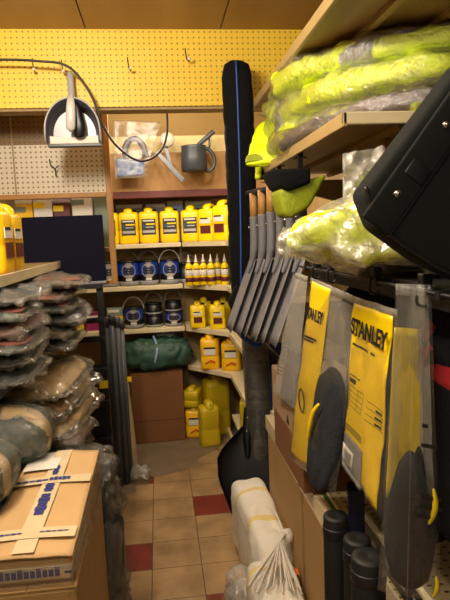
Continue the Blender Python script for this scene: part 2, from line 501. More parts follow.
# hooks on the yellow pegboard
hook_labels = ['pegboard hook on the yellow board left of the dustpan, beside the cable', 'pegboard hook just above the dustpan handle on the yellow board',
               'pegboard hook midway along the yellow board', 'pegboard hook nearest the hanging black bag on the yellow board']
h0 = None
for (x, z), lb in zip(((-.512, 2.318), (-.385, 2.31), (-.09, 2.32), (.175, 2.36)), hook_labels):
    if h0 is None:
        h0 = thing('pegboard_hook', lb, 'hook', (x, 2.699, z), 0, 'hooks on the yellow pegboard')
        MB().tube([(0, 0, .02), (0, -.005, .0), (.004, -.006, -.03), (.012, -.03, -.05), (.013, -.05, -.045)], .0022, 6).build('wire', M['cable'], h0)
        MB().pillow((.014, .014, .014), (1, 1), 0, nu=12, nv=8, T=TR((.013, -.052, -.05))).build('tip', M['white'], h0)
    else: dup(h0, (x, 2.699, z), 0, lb)

# ------------------------------------------------------------------ dustpan and brush hanging on the bulkhead
dp = thing('dustpan', 'silver grey dustpan hanging by its handle in front of the yellow pegboard', 'dustpan', (-.345, 2.69, 1.955))
def dpo(t, k=1.0, w=.118, h=.185, z0=.045):
    """outline: right foot, up, round, down to left foot"""
    a = PI*t
    if t <= .0: return (w*k, 0)
    return (w*k*math.cos(a), z0+(h-z0)*k*math.sin(a))
arc = [(.118, 0)]+[dpo(i/28) for i in range(0, 29)]+[(-.118, 0)]
arc[1] = (.118, .045)
# back plate
m = MB(); m.prism([(x*.86, z*.86) for x, z in arc], -.014, -.008); m.build('pan_floor', M['grey_plastic'], dp)
m = MB(); V = []; F = []
for (x, z) in arc:
    k = 1.0
    V += [(x*.80, -.012, .0+z*.80), (x*.985, -.085, z*1.0), (x*1.03, -.085, z*1.03), (x*1.0, -.008, z*1.0)]
n = len(arc)
for i in range(n-1):
    for q in range(4):
        F.append((i*4+q, i*4+(q+1) % 4, (i+1)*4+(q+1) % 4, (i+1)*4+q))
F += [(0, 1, 2, 3), tuple((n-1)*4+q for q in (3, 2, 1, 0))]
m.add(V, F); m.build('pan_rim', M['grey_dark'], dp)
m = MB(); m.tube([(x*1.01, -.086, z*1.015) for x, z in arc], .0045, 8); m.build('rim_edge', M['grey_plastic'], dp)
m = MB(); m.prism([(-.116, -.004), (.116, -.004), (.118, .032), (.06, .027), (0, .026), (-.06, .027), (-.118, .032)], -.05, -.008, bev=.003); m.build('lip', M['white'], dp)
m = MB(); m.box((-.118, -.052, -.016), (.118, -.006, -.004), bev=.002); m.build('rubber_edge', M['grey_dark'], dp)
m = MB(); m.tube([(.002, -.05, .16), (.001, -.045, .21), (0, -.04, .26), (0, -.036, .30), (0, -.034, .312)], [.022, .015, .014, .015, .008], 12, flat=.7); m.build('handle', M['grey_plastic'], dp)
br = thing('hand_brush', 'black bristled hand brush with pale grey handle clipped inside the dustpan', 'brush', (-.338, 2.64, 1.972))
m = MB(); m.tube([(-.002, -.055, .17), (-.004, -.062, .13), (-.008, -.062, .08), (-.011, -.06, .035), (-.012, -.055, .022)], [.014, .019, .022, .02, .008], 14, flat=.6); m.build('handle', M['grey_light'], br)
m = MB(); m.loft([(.0, .012, .012, 2, .018, -.02), (.008, .024, .018, 2.4, .02, -.02), (.06, .026, .018, 2.4, .021, -.02), (.13, .02, .016, 2.2, .014, -.02), (.17, .008, .012, 2, .004, -.03)]); m.build('bristles', M['black'], br)

# cable swagged in front of the bulkhead
def smooth(pts, n=8):
    pts = [Vector(p) for p in pts]; out = []
    for i in range(len(pts)-1):
        p0, p1, p2, p3 = pts[max(i-1, 0)], pts[i], pts[i+1], pts[min(i+2, len(pts)-1)]
        for k in range(n):
            t = k/n
            out.append(.5*((2*p1)+(p2-p0)*t+(2*p0-5*p1+4*p2-p3)*t*t+(3*p1-p0-3*p2+p3)*t**3))
    out.append(pts[-1]); return out
m = MB(); m.tube(smooth([(-1.09, 2.62, 2.27), (-.82, 2.6, 2.3), (-.63, 2.6, 2.302), (-.48, 2.6, 2.296), (-.345, 2.6, 2.272), (-.258, 2.6, 2.16), (-.211, 2.62, 2.02), (-.151, 2.66, 1.93), (-.058, 2.7, 1.875), (.028, 2.78, 1.92), (.075, 2.85, 2.02), (.082, 2.86, 2.2), (.082, 2.86, 2.49)]), .0055, 8)
tag(m.build('power_cable', M['cable']), 'dark cable sagging across the yellow pegboard and under its edge', 'cable')

# ------------------------------------------------------------------ goods hanging on the fascia
wc = thing('watering_can', 'dark grey plastic watering can hanging on the fascia over the yellow containers', 'watering can', (.285, 3.99, 1.965))
m = MB(); m.loft([(0, .086, .086, 2, 0, 0), (.008, .092, .092, 2, 0, 0), (.09, .09, .09, 2, 0, 0), (.16, .085, .085, 2, 0, 0), (.172, .088, .088, 2, 0, 0), (.172, .07, .07, 2, 0, 0), (.165, .05, .05, 2, 0, 0)], 40); m.build('body', M['slate'], wc)
m = MB(); m.tube(smooth([(.02, .02, .165), (.06, -.0, .2), (.105, -.01, .235), (.145, -.01, .268)]), [.016]*25, 12); m.build('spout', M['slate'], wc)
m = MB(); m.tube([(0, .08, .15), (0, .131, .155)], .005, 8); m.build('peg', M['cable'], wc)
m = MB(); m.tube([(.112, -.01, .242), (.112, -.01, .165), (.1, 0, .15)], .007, 8); m.build('stay', M['slate'], wc)
m = MB(); m.tube(smooth([(.085, 0, .155), (.115, 0, .14), (.142, 0, .09), (.138, 0, .035), (.105, 0, .0), (.07, 0, .01)]), .013, 10); m.build('handle', M['slate'], wc)

cb = thing('bagged_hose_kit', 'clear bag holding a dark looped strap above a blue label, hung by the fascia', 'packaged goods', (-.12, 3.99, 1.93))
m = MB(); m.sheet([(-.15, 0, 0), (.06, 0, 0), (.19, 0, .37), (-.13, 0, .39)], 24, 30, lambda u, v: .02*math.sin(PI*u)+.012*noise.noise((u*5, v*5, 1)), thick=.03); m.build('plastic_bag', M['film_low'], cb)
m = MB(); m.tube(smooth([(-.06, 0, .13), (-.065, 0, .2), (-.03, 0, .255), (.02, 0, .26), (.055, 0, .22), (.075, 0, .14)]), .022, 12, flat=.6); m.build('looped_strap', M['grey_dark'], cb)
m = MB(); m.sheet([(-.13, -.002, .015), (.05, -.002, .02), (.055, -.002, .12), (-.135, -.002, .135)], 14, 8, lambda u, v: .012*noise.noise((u*7, v*7, 3)), thick=.004); m.build('label_band', mat('blue_silver_label', '4a64a8', .4, .3, 25, .3, 40, c2='8d98a6'), cb)
m = MB(); m.sheet([(-.035, .008, .13), (.035, .008, .13), (.03, .008, .22), (-.03, .008, .22)], 6, 6, thick=.01); m.build('inner_card', M['tan_back'], cb)
lp = thing('folding_bracket', 'grey folding metal bracket with a long bar hanging beside the watering can', 'bracket', (.06, 3.96, 1.93))
m = MB(); m.prism([(-.045, .16), (-.02, .175), (.15, -.015), (.13, -.045)], -.012, .012, bev=.003); m.build('long_bar', M['gunmetal'], lp)
m = MB(); m.prism([(.02, .2), (.045, .21), (.075, .07), (.055, .05)], .012, .024, bev=.003); m.build('short_bar', M['gunmetal'], lp)
m = MB(); m.lathe([(.0, -.02), (.045, -.02), (.05, -.01), (.05, .01), (.045, .02), (0, .02)], 24, TR((.045, 0, .25), 90)); m.build('disc', mat('grey_disc', 'a49f8e', .4), lp)
m = MB(); m.tube([(.045, .02, .25), (.045, .162, .25)], .005, 8); m.build('peg', M['cable'], lp)

# ------------------------------------------------------------------ back shelving
LIP = .032
bs = thing('shelving_unit', 'cream shelving unit along the back wall with rows of containers', 'shelving', (0, 4.15, 0))
for z in (1.475, 1.166, .845):
    m = MB(); m.box((-.78, 0, z-LIP), (.172, .3, z), bev=.004); m.build('shelf', M['cream'], bs)
for x in (-.78, .165):
    m = MB(); m.box((x, .27, 0), (x+.03, .3, 1.8)); m.build('upright', M['tan_metal'], bs)
m = MB(); m.box((-.78, .3, 0), (.18, .306, 1.8)); m.build('back_panel', M['tan_back'], bs)
cs = thing('corner_shelving_unit', 'cream corner shelving unit turning from the back wall along the right wall', 'shelving', (0, 0, 0))
for z in (1.475, 1.166, .845, .55):
    T = Matrix(((1, 0, 0, 0), (0, 0, 1, 0), (0, 1, 0, 0), (0, 0, 0, 1)))
    m = MB(); m.prism([(.182, 4.15), (.46, 3.8), (.46, 2.95), (1.04, 2.95), (1.04, 4.45), (.182, 4.45)], z-LIP, z, T=T)
    m.build('shelf', M['cream'], cs)
m = MB(); m.box((.47, 2.95, .2), (1.04, 3.9, .225)); m.build('bottom_shelf', M['cream'], cs)
m = MB(); m.box((.455, 2.95, 0), (.475, 4.42, .05)); m.build('plinth', M['cream'], cs)
m = MB(); m.box((.19, 4.44, 0), (1.05, 4.452, 1.8)); m.build('back_panel', M['tan_back'], cs)
m = MB(); m.box((1.03, 2.95, 0), (1.05, 4.44, 1.8)); m.build('side_panel', M['tan_back'], cs)
for y in (2.95, 3.78):
    m = MB(); m.box((1.0, y, .0), (1.03, y+.03, 1.8)); m.build('upright', M['tan_metal'], cs)

# jerry cans -----------------------------------------------------------
def jerrican(label, loc, rz=0, w=.145, d=.17, h=.245, body='yellow', style='dark', group=None, cap='black', name='jerrican', spout=False):
    t = thing(name, label, 'container', loc, R(rz), group)
    a, b = w/2, d/2
    m = MB()
    m.loft([(0, a*.9, b*.9, 5, 0, 0), (.006, a*.97, b*.97, 5, 0, 0), (.02, a, b, 5, 0, 0), (h*.38, a, b, 5, 0, 0), (h*.40, a*.975, b*.975, 5, 0, 0), (h*.42, a, b, 5, 0, 0),
            (h*.82, a, b, 5, 0, 0), (h*.87, a*.97, b*.95, 4.5, 0, .002), (h*.91, a*.87, b*.82, 4, 0, .005), (h*.92, a*.5, b*.6, 3, 0, .01)], 40)
    m.build('body', M[body], t)
    m = MB(); m.tube(smooth([(0, -b*.72, h*.80), (0, -b*.62, h*.93), (0, -b*.35, h*.985), (0, b*.25, h*.985), (0, b*.5, h*.93), (0, b*.55, h*.82)]), a*.44, 12, flat=.6); m.build('handle', M[body], t)
    m = MB(); cx, cy = (a*.55, -b*.1) if not spout else (0, -b*.55)
    m.lathe([(.017, h*.87), (.017, h*.915), (.021, h*.915), (.022, h*.965), (.019, h*.975), (0, h*.975)], 18, TR((cx, cy, 0))); m.build('cap', M[cap], t)
    if style:
        y = -b-.0012
        if style == 'dark':
            x0, x1, z0, z1 = -a*.7, a*.7, h*.25, h*.7
            m = MB(); m.box((x0, y-.001, z0), (x1, y+.003, z1), bev=.0008); lab = m.build('front_label', M['label_dark'], t)
            m = MB()
            for k, (u0, u1, v, hh, mm) in enumerate([(.1, .9, .84, .09, 'white'), (.3, .95, .62, .09, 'yellow'), (.3, .85, .44, .07, 'silver'), (.08, .25, .44, .2, 'pipe_blue'), (.06, .94, .12, .16, 'silver')]):
                m.box((x0+u0*(x1-x0), y-.0018, z0+v*(z1-z0)), (x0+u1*(x1-x0), y-.0009, z0+(v+hh)*(z1-z0)), m=M[mm])
            m.build('print', None, lab)
        elif style == 'white':
            m = MB(); m.box((-a*.6, y-.001, h*.44), (a*.6, y+.003, h*.68), bev=.0008); lab = m.build('front_label', M['white'], t)
            m = MB(); m.box((-a*.6, y-.0018, h*.62), (a*.6, y-.0009, h*.68)); m.build('print', M['label_dark'], lab)
            m = MB(); m.prism([(-a*.5, h*.2), (a*.1, h*.3), (a*.55, h*.24), (a*.5, h*.17), (a*.05, h*.24), (-a*.5, h*.15)], y-.0015, y+.002); m.build('swoosh', M['red_ink'], t)
        elif style == 'two':
            m = MB(); m.box((-a*.55, y-.001, h*.5), (a*.55, y+.003, h*.66), bev=.0008); lab = m.build('front_label', M['white'], t)
            m = MB(); m.box((-a*.55, y-.0018, h*.22), (a*.55, y+.002, h*.44)); m.build('lower_label', M['maroon'], t)
            m = MB(); m.box((-a*.55, y-.0018, h*.62), (a*.3, y-.0009, h*.66)); m.build('print', M['ink'], lab)
    return t

g = 'yellow containers on the top back shelf'
jx = [(-.348, 4.27, 0, 'yellow container behind the pine post on the top back shelf'),
      (-.203, 4.27, 0, 'yellow container on the top back shelf just right of the pine post'),
      (-.056, 4.27, 0, 'yellow container on the top back shelf, second to the right of the pine post'),
      (.098, 4.27, 0, 'yellow container on the top back shelf under the cable loop, beside the shelf corner'),
      (.262, 4.24, -12, 'yellow container turned slightly on the top back shelf below the watering can'),
      (.392, 4.13, -30, 'yellow container turned towards the aisle on the top shelf, partly behind its neighbour'),
      (.487, 3.98, -40, 'yellow container on the top corner shelf closest to the hanging black bag')]
for x, y, rz, lb in jx:
    jerrican(lb, (x, y, 1.476), rz, h=.255 if x < .4 else .27, style='dark' if x < .3 else 'two', group=g)
# packs behind them
px = [(-.4, .12, .31, 'teal_pack', 'grey green pack behind the yellow container beside the pine post'), (-.2, .2, .3, 'lilac', 'lilac pack standing behind the yellow container right of the pine post'),
      (.0, .15, .3, 'lilac', 'lilac pack standing behind the containers under the cable loop'), (.15, .12, .315, 'paleblue', 'pale blue pack behind the container at the shelf corner'),
      (.33, .2, .31, 'teal_pack', 'grey green pack behind the containers under the watering can')]
for x, w, h, mm, lb in px:
    t = thing('boxed_pack', lb, 'box', (x, 4.4, 1.476), 0, 'packs behind the top shelf containers')
    m = MB(); m.box((-w/2, -.025, 0), (w/2, .03, h-.03), bev=.003); m.build('carton', M[mm], t)
    m = MB(); m.box((-w/2, -.026, h-.03), (w/2, .031, h-.002), bev=.003); m.build('lid', M['white'], t)

# tubs ------------------------------------------------------------------
def cylpatch(m, r, a0, z0, wa, hz, n=20, mt=None):
    V = [(r*math.sin(a0), -r*math.cos(a0), z0)]; F = []
    for k in range(n):
        t = 2*PI*k/n; a = a0+wa*math.cos(t)
        V.append((r*math.sin(a), -r*math.cos(a), z0+hz*math.sin(t)))
    for k in range(n): F.append((0, 1+k, 1+(k+1) % n))
    m.add(V, F, None, mt)
def band(m, r, z0, z1, a0, a1, n=16, mt=None):
    V, F = [], []
    for k in range(n+1):
        a = a0+(a1-a0)*k/n
        V += [(r*math.sin(a), -r*math.cos(a), z0), (r*math.sin(a), -r*math.cos(a), z1)]
    for k in range(n): F.append((2*k, 2*k+2, 2*k+3, 2*k+1))
    m.add(V, F, None, mt)
def tub(label, loc, rz=0, r=.073, h=.185, bail=True, group=None, blue=True):
    t = thing('paint_tub', label, 'tub', loc, R(rz), group)
    m = MB(); m.lathe([(0, 0), (r*.93, 0), (r*.95, .004), (r*.99, h*.9), (r*.99, h*.9), (r*1.0, h*.93), (r*.9, h*.94), (0, h*.94)], 32); m.build('body', M['black'], t)
    m = MB(); m.lathe([(r*.96, .002), (r*1.02, .004), (r*1.02, h*.17), (r*.97, h*.18)], 32); m.build('base_ring', M['grey_lid'], t)
    m = MB(); m.lathe([(r*.98, h*.92), (r*1.05, h*.92), (r*1.05, h*.99), (r*.98, h), (0, h*.985)], 32); m.build('lid', M['black'], t)
    if blue:
        m = MB(); band(m, r*1.005, h*.42, h*.93, -1.5, 1.5); lab = m.build('label', M['blue'], t)
        m = MB(); cylpatch(m, r*1.02, 0, h*.60, .74, h*.29); em = m.build('emblem', M['silver'], t)
        m = MB()
        for z, q in ((.68, .4), (.58, .52), (.48, .35)): band(m, r*1.035, h*z-.006, h*z+.007, -q, q, 8, M['label_dark'])
        m.build('print', None, em)
        m = MB(); band(m, r*1.03, h*.2, h*.31, -.3, .3, 8); m.build('price_sticker', M['white'], t)
        m = MB(); band(m, r*1.02, h*.9, h*.955, -.25, .3, 8); m.build('top_sticker', M['white'], t)
    if bail:
        m = MB(); m.tube([(r*1.06*math.cos(a), -.012, h*.86+.095*math.sin(a)) for a in [PI*k/20 for k in range(21)]], .0045, 8); m.build('bail_handle', M['gunmetal'] if bail != 2 else M['grey_light'], t)
    return t
gt = 'blue labelled tubs on the middle back shelf'
for x, y, lb, bl in ((-.366, 4.26, 'blue labelled black tub partly behind the pine post on the middle back shelf', 1), (-.222, 4.26, 'blue labelled black tub just right of the pine post on the middle back shelf', 1),
                 (-.076, 4.26, 'blue labelled black tub second from the pine post on the middle back shelf', 1), (.082, 4.25, 'blue labelled black tub with a pale raised handle beside the glue bottles', 2)):
    tub(lb, (x, y, 1.167), 0, bail=bl, group=gt)
tub('plain black tub set back between the blue labelled tub and the glue bottles', (.205, 4.33, 1.167), blue=False, h=.15)
gl = 'tubs on the lower back shelf'
tub('single blue labelled tub with raised handle on the lower back shelf', (-.206, 4.25, .846), group=gl, bail=2, h=.16)
t0 = tub('plain black tub at the bottom of the stack beside the blue labelled tub', (-.055, 4.27, .846), group=gl, blue=False, bail=False, r=.066, h=.095)
tub('plain black tub on top of the all black stack on the lower back shelf', (-.055, 4.27, .941), group=gl, blue=False, r=.064, h=.085)
tub('low blue labelled tub under a black tub beside the small yellow containers', (.095, 4.26, .846), group=gl, bail=False, r=.068, h=.11)
tub('black tub stacked on the low blue labelled tub next to the shelf corner', (.095, 4.26, .957), group=gl, blue=False, r=.062, h=.08)

# glue bottles ------------------------------------------------------------
def glue(label, loc):
    t = thing('glue_bottle', label, 'bottle', loc, R(random.Random(label).uniform(-8, 8)), 'glue bottles on the middle corner shelf')
    r = .027
    m = MB(); m.lathe([(0, 0), (r*.9, 0), (r, .005), (r, .125), (r*.92, .142), (r*.5, .156), (.008, .16), (.008, .168), (0, .168)], 20); m.build('body', M['yellow'], t)
    m = MB(); m.lathe([(.013, .16), (.013, .172), (.006, .19), (.0025, .218), (0, .219)], 14); m.build('nozzle', M['white'], t)
    m = MB(); m.lathe([(r+.0006, .072), (r+.001, .073), (r+.001, .108), (r+.0006, .109)], 20); w = m.build('upper_label', M['white'], t)
    m = MB(); band(m, r+.0016, .113, .12, -.9, .9, 10); m.build('print', M['label_dark'], w)
    m = MB(); m.lathe([(r+.0006, .026), (r+.001, .027), (r+.001, .056), (r+.0006, .057)], 20); m.build('lower_label', M['maroon'], t)
    return t
ords = ['first', 'second', 'third', 'fourth', 'fifth', 'last']
for k, x in enumerate((.212, .264, .316, .366, .42, .462)):
    glue('%s yellow glue bottle with white nozzle in the row, counted from the tubs' % ords[k], (x, 3.985+(.06 if k == 4 else 0)-.04*(k > 2)-.03*(k == 5), 1.167))

# lower corner shelf
g = 'small yellow containers on the lower corner shelf'
jerrican('small yellow container with maroon panel beside the low blue labelled tub', (.268, 4.09, .846), -4, w=.112, d=.1, h=.185, style='two', group=g)
jerrican('small yellow container with maroon panel nearest the hanging black bag', (.405, 3.99, .846), -6, w=.115, d=.1, h=.19, style='two', group=g)
jerrican('small yellow container set behind the one beside the blue labelled tub', (.325, 4.23, .846), -4, w=.112, d=.1, h=.195, style=None, group=g)
jerrican('small yellow container set back in the corner near the black bag', (.47, 4.18, .846), -6, w=.112, d=.1, h=.195, style=None, group=g)
g = 'amber containers on the low corner shelf'
jerrican('amber container with white label on the low shelf beside the green bundle', (.345, 4.03, .551), -10, w=.14, d=.15, h=.245, body='orange_y', style='white', group=g)
jerrican('amber container with white label on the low shelf nearer the hanging bag', (.49, 3.94, .551), -14, w=.14, d=.15, h=.225, body='orange_y', style='white', group=g)
# low packs on the left
for (x, y, z, w, h, c1, lb) in ((-.345, 4.27, .846, .12, .10, 'orange_y', 'amber pack on the lower back shelf left of the single tub'),
                            (-.345, 4.27, .947, .115, .06, 'teal_pack', 'grey green pack lying on the amber pack on the lower back shelf'),
                            (-.49, 4.27, .846, .14, .14, 'magenta', 'magenta pack on the lower back shelf behind the black upright'),
                            (-.63, 4.27, .846, .11, .12, 'yellow_d', 'mustard pack on the lower back shelf furthest from the single tub')):
    t = thing('boxed_pack', lb, 'box', (x, y, z), 0, 'packs on the lower back shelf')
    m = MB(); m.box((-w/2, -.06, 0), (w/2, .06, h), bev=.004); m.build('carton', M[c1], t)
    m = MB(); m.box((-w*.42, -.0615, h*.45), (w*.3, -.059, h*.8)); m.build('label', M['white'], t)

# things on the floor at the back -------------------------------------------
bx = thing('cardboard_box', 'large plain brown cardboard box on the floor under the green bundle', 'box', (-.05, 4.06, 0), R(1.5))
m = MB(); m.box((-.2, 0, 0), (.185, .34, .53), bev=.006); m.build('carton', M['card_dk'], bx)
m = MB(); m.box((-.2, -.002, .17), (.185, .0, .172)); m.build('crease', mat('crease', '5f4023', .8), bx)
m = MB(); m.box((-.2, -.001, .5295), (.185, .168, .533)); m.box((-.2, .172, .5295), (.185, .341, .533)); m.build('flap', M['card_dk'], bx)
gb = thing('tarpaulin_bundle', 'dark green tarpaulin bundle tied round with a pale blue strap on the brown box', 'bundle', (-.045, 4.2, .534), 0)
m = MB(); m.pillow((.5, .34, .235), (.6, .55), .02, 7, 5, 90, 44, amp2=.035, fs2=14); m.build('bundle', M['dark_green'], gb)
m = MB(); V, F = [], []
m.tube([(-.01+.012*math.sin(3*a), .182*math.cos(a), .118+.132*math.sin(a)) for a in [2*PI*k/40 for k in range(41)]], .008, 8, flat=.4, cap=False); m.build('strap', M['paleblue'], gb)
jw = jerrican('off white jug behind the green bundle under the lower back shelf', (.02, 4.345, .534), 0, w=.15, d=.12, h=.285, body='white', style=None, cap='grey_lid', name='jug')
g = 'yellow containers on the floor at the back'
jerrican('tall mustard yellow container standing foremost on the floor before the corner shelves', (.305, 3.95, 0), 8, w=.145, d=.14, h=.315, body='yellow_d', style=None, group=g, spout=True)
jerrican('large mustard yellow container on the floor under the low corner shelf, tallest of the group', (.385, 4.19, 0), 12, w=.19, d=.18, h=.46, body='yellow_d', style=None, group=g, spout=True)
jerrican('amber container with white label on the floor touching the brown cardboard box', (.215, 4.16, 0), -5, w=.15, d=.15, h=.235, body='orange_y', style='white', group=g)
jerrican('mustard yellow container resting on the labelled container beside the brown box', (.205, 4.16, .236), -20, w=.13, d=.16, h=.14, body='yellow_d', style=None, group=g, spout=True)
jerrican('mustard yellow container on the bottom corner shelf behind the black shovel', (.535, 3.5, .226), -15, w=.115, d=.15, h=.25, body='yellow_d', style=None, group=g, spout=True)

# ------------------------------------------------------------------ left bay
ls = thing('shelving_unit', 'black framed shelving bay along the left side stacked with bagged goods', 'shelving', (0, 0, 0))
for z in (1.415, 1.075, .665, .1):
    m = MB(); m.box((-1.08, .9, z-.03), (-.5, 2.955, z), bev=.003); sh = m.build('shelf', M['tan_metal'] if z > 1.4 else M['black_m'], ls)
    if z > 1.4:
        m = MB(); m.box((-.503, .9, z-.034), (-.497, 2.955, z+.004), bev=.002); m.build('shelf_lip', M['cream'], sh)
for (x, y) in ((-.315, 3.0), (-1.08, 3.0), (-.53, .9)):
    m = MB(); m.box((x-.016, y-.02, 0), (x+.016, y+.02, 1.43 if x > -.5 else 1.4), bev=.002); m.build('upright', M['black_m'], ls)
for z in (1.28, 1.1, 1.0, .83, .655, .45):
    m = MB(); m.box((-.72 if z > 1.2 else -.52, 2.958, z-.015), (-.3, 2.982, z+.012), bev=.002); m.build('end_rail', M['black_m'], ls)
m = MB(); m.box((-.345, 2.952, .735), (-.3, 2.957, .775)); m.build('yellow_sticker', M['yellow'], ls)
m = MB(); m.box((-.392, 2.953, .63), (-.355, 2.957, .745), m=M['yellow'])
for k in range(4): m.box((-.388, 2.9515, .64+.027*k), (-.36, 2.9535, .65+.027*k), m=M['label_dark'])
m.build('yellow_ticket', None, ls)
m = MB(); m.box((-1.08, 2.985, .1), (-.33, 2.99, .86)); m.build('end_panel', M['black_m'], ls)

nb = thing('notice_board', 'flat dark navy board standing at the end of the left bay under the pine rail', 'board', (-.475, 2.96, 1.293))
m = MB(); m.box((-.202, 0, 0), (.202, .016, .352), bev=.004); m.build('board', M['navy'], nb)
m = MB(); m.box((-.202, -.003, -.001), (.202, .018, .012), bev=.002); m.build('bottom_channel', M['grey_lid'], nb)

# bric-a-brac behind the navy panel, under the pine rail
for k, (x, w, h, mm, lb) in enumerate(((-.71, .09, .28, 'orange_y', 'amber pack above the left shelf containers under the pine rail'), (-.61, .1, .30, 'white', 'white pack with pale lid under the pine rail behind the navy panel'),
                                  (-.51, .09, .28, 'maroon', 'maroon pack peeping above the navy panel'), (-.40, .11, .31, 'white', 'white pack above the middle of the navy panel under the pine rail'),
                                  (-.30, .07, .32, 'teal_pack', 'grey green pack above the navy panel beside the pine post'))):
    t = thing('boxed_pack', lb, 'box', (x, 3.22, 1.476), 0, 'packs under the pine rail')
    m = MB(); m.box((-w/2, -.03, 0), (w/2, .03, h-.03), bev=.004); m.build('carton', M[mm], t)
    m = MB(); m.box((-w/2, -.031, h-.075), (w*.1, -.028, h-.045)); m.build('label', M['yellow'] if k in (1, 2) else M['teal_pack'], t)
    m = MB(); m.box((-w/2, -.031, h-.03), (w/2, .031, h), bev=.003); m.build('lid', M['white'] if k != 2 else M['lilac'], t)
pk = MB().box((-.9, 3.1, 1.45), (-.26, 3.34, 1.475), bev=.003).build('back_shelf', M['plank']); tag(pk, 'plank shelf under the packs behind the navy panel', 'shelf')
m = MB(); m.box((-.9, 3.3, 1.25), (-.87, 3.34, 1.45)); m.build('bracket', M['black_m'], pk)

g = 'amber containers on the left shelf'
jerrican('amber container with maroon label on the left shelf, closer to the navy panel', (-.575, 2.16, 1.416), 82, w=.115, d=.14, h=.235, body='orange_y', style='two', group=g)
jerrican('amber container with maroon label on the left shelf at the edge of the photo', (-.575, 2.02, 1.416), 82, w=.115, d=.14, h=.24, body='orange_y', style='two', group=g)
jerrican('amber container set back behind the two at the left shelf edge', (-.74, 2.12, 1.416), 82, w=.115, d=.14, h=.245, body='orange_y', style='two', group=g)

# bagged garments -----------------------------------------------------------
def pack(label, loc, rz, size, cloth, seed, group, name='bagged_garment', film='film', strip=None, e=(.75, .32), cat='clothing pack'):
    t = thing(name, label, cat, loc, R(rz), group)
    sx, sy, sz = size
    droop = lambda q: (q.x, q.y+.02*noise.noise((q.x*5, seed, 0)), q.z*(1-.12*max(0, q.x/(sx/2))**2)-.16*sz*max(0, q.x/(sx/2))**3)
    m = MB(); m.pillow((sx*.93, sy*.93, sz*.9), e, .012, 7, seed, 48, 22, sag=droop, amp2=.014, fs2=22); m.build('garment', M[cloth], t)
    if strip:
        m = MB(); m.pillow((sx*.9, sy*.42, sz*.34), (.6, .4), .006, 9, seed+1, 40, 12, T=TR((.01, -.09, sz*.56)), sag=droop); m.build('folded_panel', M[strip], t)
    m = MB(); m.pillow((sx*1.03, sy*1.02, sz), (1.05, .34), .02, 11, seed+.3, 130, 44, sag=droop, amp2=.032, fs2=34)
    m.build('plastic_bag', M[film], t)
    return t
rnd = random.Random(4)
# far upper stack (z 1.045 - 1.39)
g = 'bagged garments in the far upper stack on the left shelf'
z = 1.076
cl = ['shirt2', 'shirt4', 'shirt1', 'shirt2', 'shirt3', 'shirt4']
nm = ['bottom of', 'second from bottom of', 'third from bottom of', 'third from top of', 'second from top of', 'top of']
for k in range(6):
    h = .051
    pack('plastic bagged garment, %s the far stack just under the navy panel' % nm[k], (-.60+rnd.uniform(-.02, .03), 2.5+rnd.uniform(-.03, .03), z), rnd.uniform(-6, 6), (.5, .5, h), cl[k], 20+k, g, strip='shirt3' if k in (3, 5) else None)
    z += h*.98
g = 'bagged garments in the near upper stack on the left shelf'
z = 1.076
cl = ['shirt1', 'green_dk2', 'shirt2', 'shirt3', 'shirt2', 'shirt1']
nm = ['bottom of', 'second from bottom of', 'third from bottom of', 'third from top of', 'second from top of', 'top of']
for k in range(6):
    h = .051
    pack('plastic bagged garment, %s the stack under the amber containers' % nm[k], (-.66+rnd.uniform(-.02, .02), 1.95+rnd.uniform(-.03, .03), z), rnd.uniform(-6, 6), (.47, .46, h), cl[k], 40+k, g, strip='shirt3' if k in (2, 4) else None)
    z += h*.98
# beige dust sheets
g = 'bagged beige sheets on the middle left shelf'
z = .666
bl = ['bottom bagged beige sheet of the pile, next to the red packets', 'second bagged beige sheet from the bottom of the pile', 'middle bagged beige sheet, sagging over the aisle', 'bagged beige sheet second from the top of the pile', 'top bagged beige sheet, right under the stacks of bagged garments']
for k in range(5):
    h = .0735
    pack(bl[k], (-.67+(.05 if k > 1 else 0)+rnd.uniform(-.01, .015), 2.27+rnd.uniform(-.03, .03), z), rnd.uniform(-7, 7), (.62 if k > 1 else .56, .68, h), 'beige' if k % 2 else 'beige2', 60+k, g, name='bagged_dust_sheet', film='film_soft', e=(.7, .4), cat='dust sheet')
    z += h*.98
# green rolls nearer
g = 'green bagged rolls on the middle left shelf'
def groll(label, loc, rz, size, seed):
    t = thing('bagged_tarpaulin', label, 'tarpaulin', loc, R(rz), g)
    m = MB(); m.pillow(size, (.75, .6), .014, 7, seed, 48, 26, amp2=.014, fs2=18); m.build('tarpaulin', M['green_dk2'], t)
    sx, sy, sz = size
    m = MB(); m.pillow((sx*.98, sy*.5, sz*1.01), (.75, .6), .014, 7, seed, 48, 20, amp2=.008, T=TR((.006, -.03, .002))); m.build('paper_sleeve', M['beige2'], t)
    m = MB(); m.pillow((sx*1.05, sy*1.05, sz*1.04), (.9, .55), .018, 11, seed+.5, 100, 50, amp2=.022, fs2=30); m.build('plastic_bag', M['film'], t)
groll('upper green bagged tarpaulin with sand sleeve, lying right beside the beige sheets', (-.62, 1.8, .81), 4, (.5, .26, .2), 81)
groll('upper green bagged tarpaulin close to the carton, at the photo edge', (-.67, 1.53, .81), -5, (.5, .26, .19), 83)
groll('lower green bagged tarpaulin beneath the one beside the beige sheets', (-.66, 1.8, .666), 2, (.5, .27, .15), 85)
groll('lower green bagged tarpaulin behind the taped carton at the photo edge', (-.69, 1.5, .666), -3, (.5, .27, .15), 87)
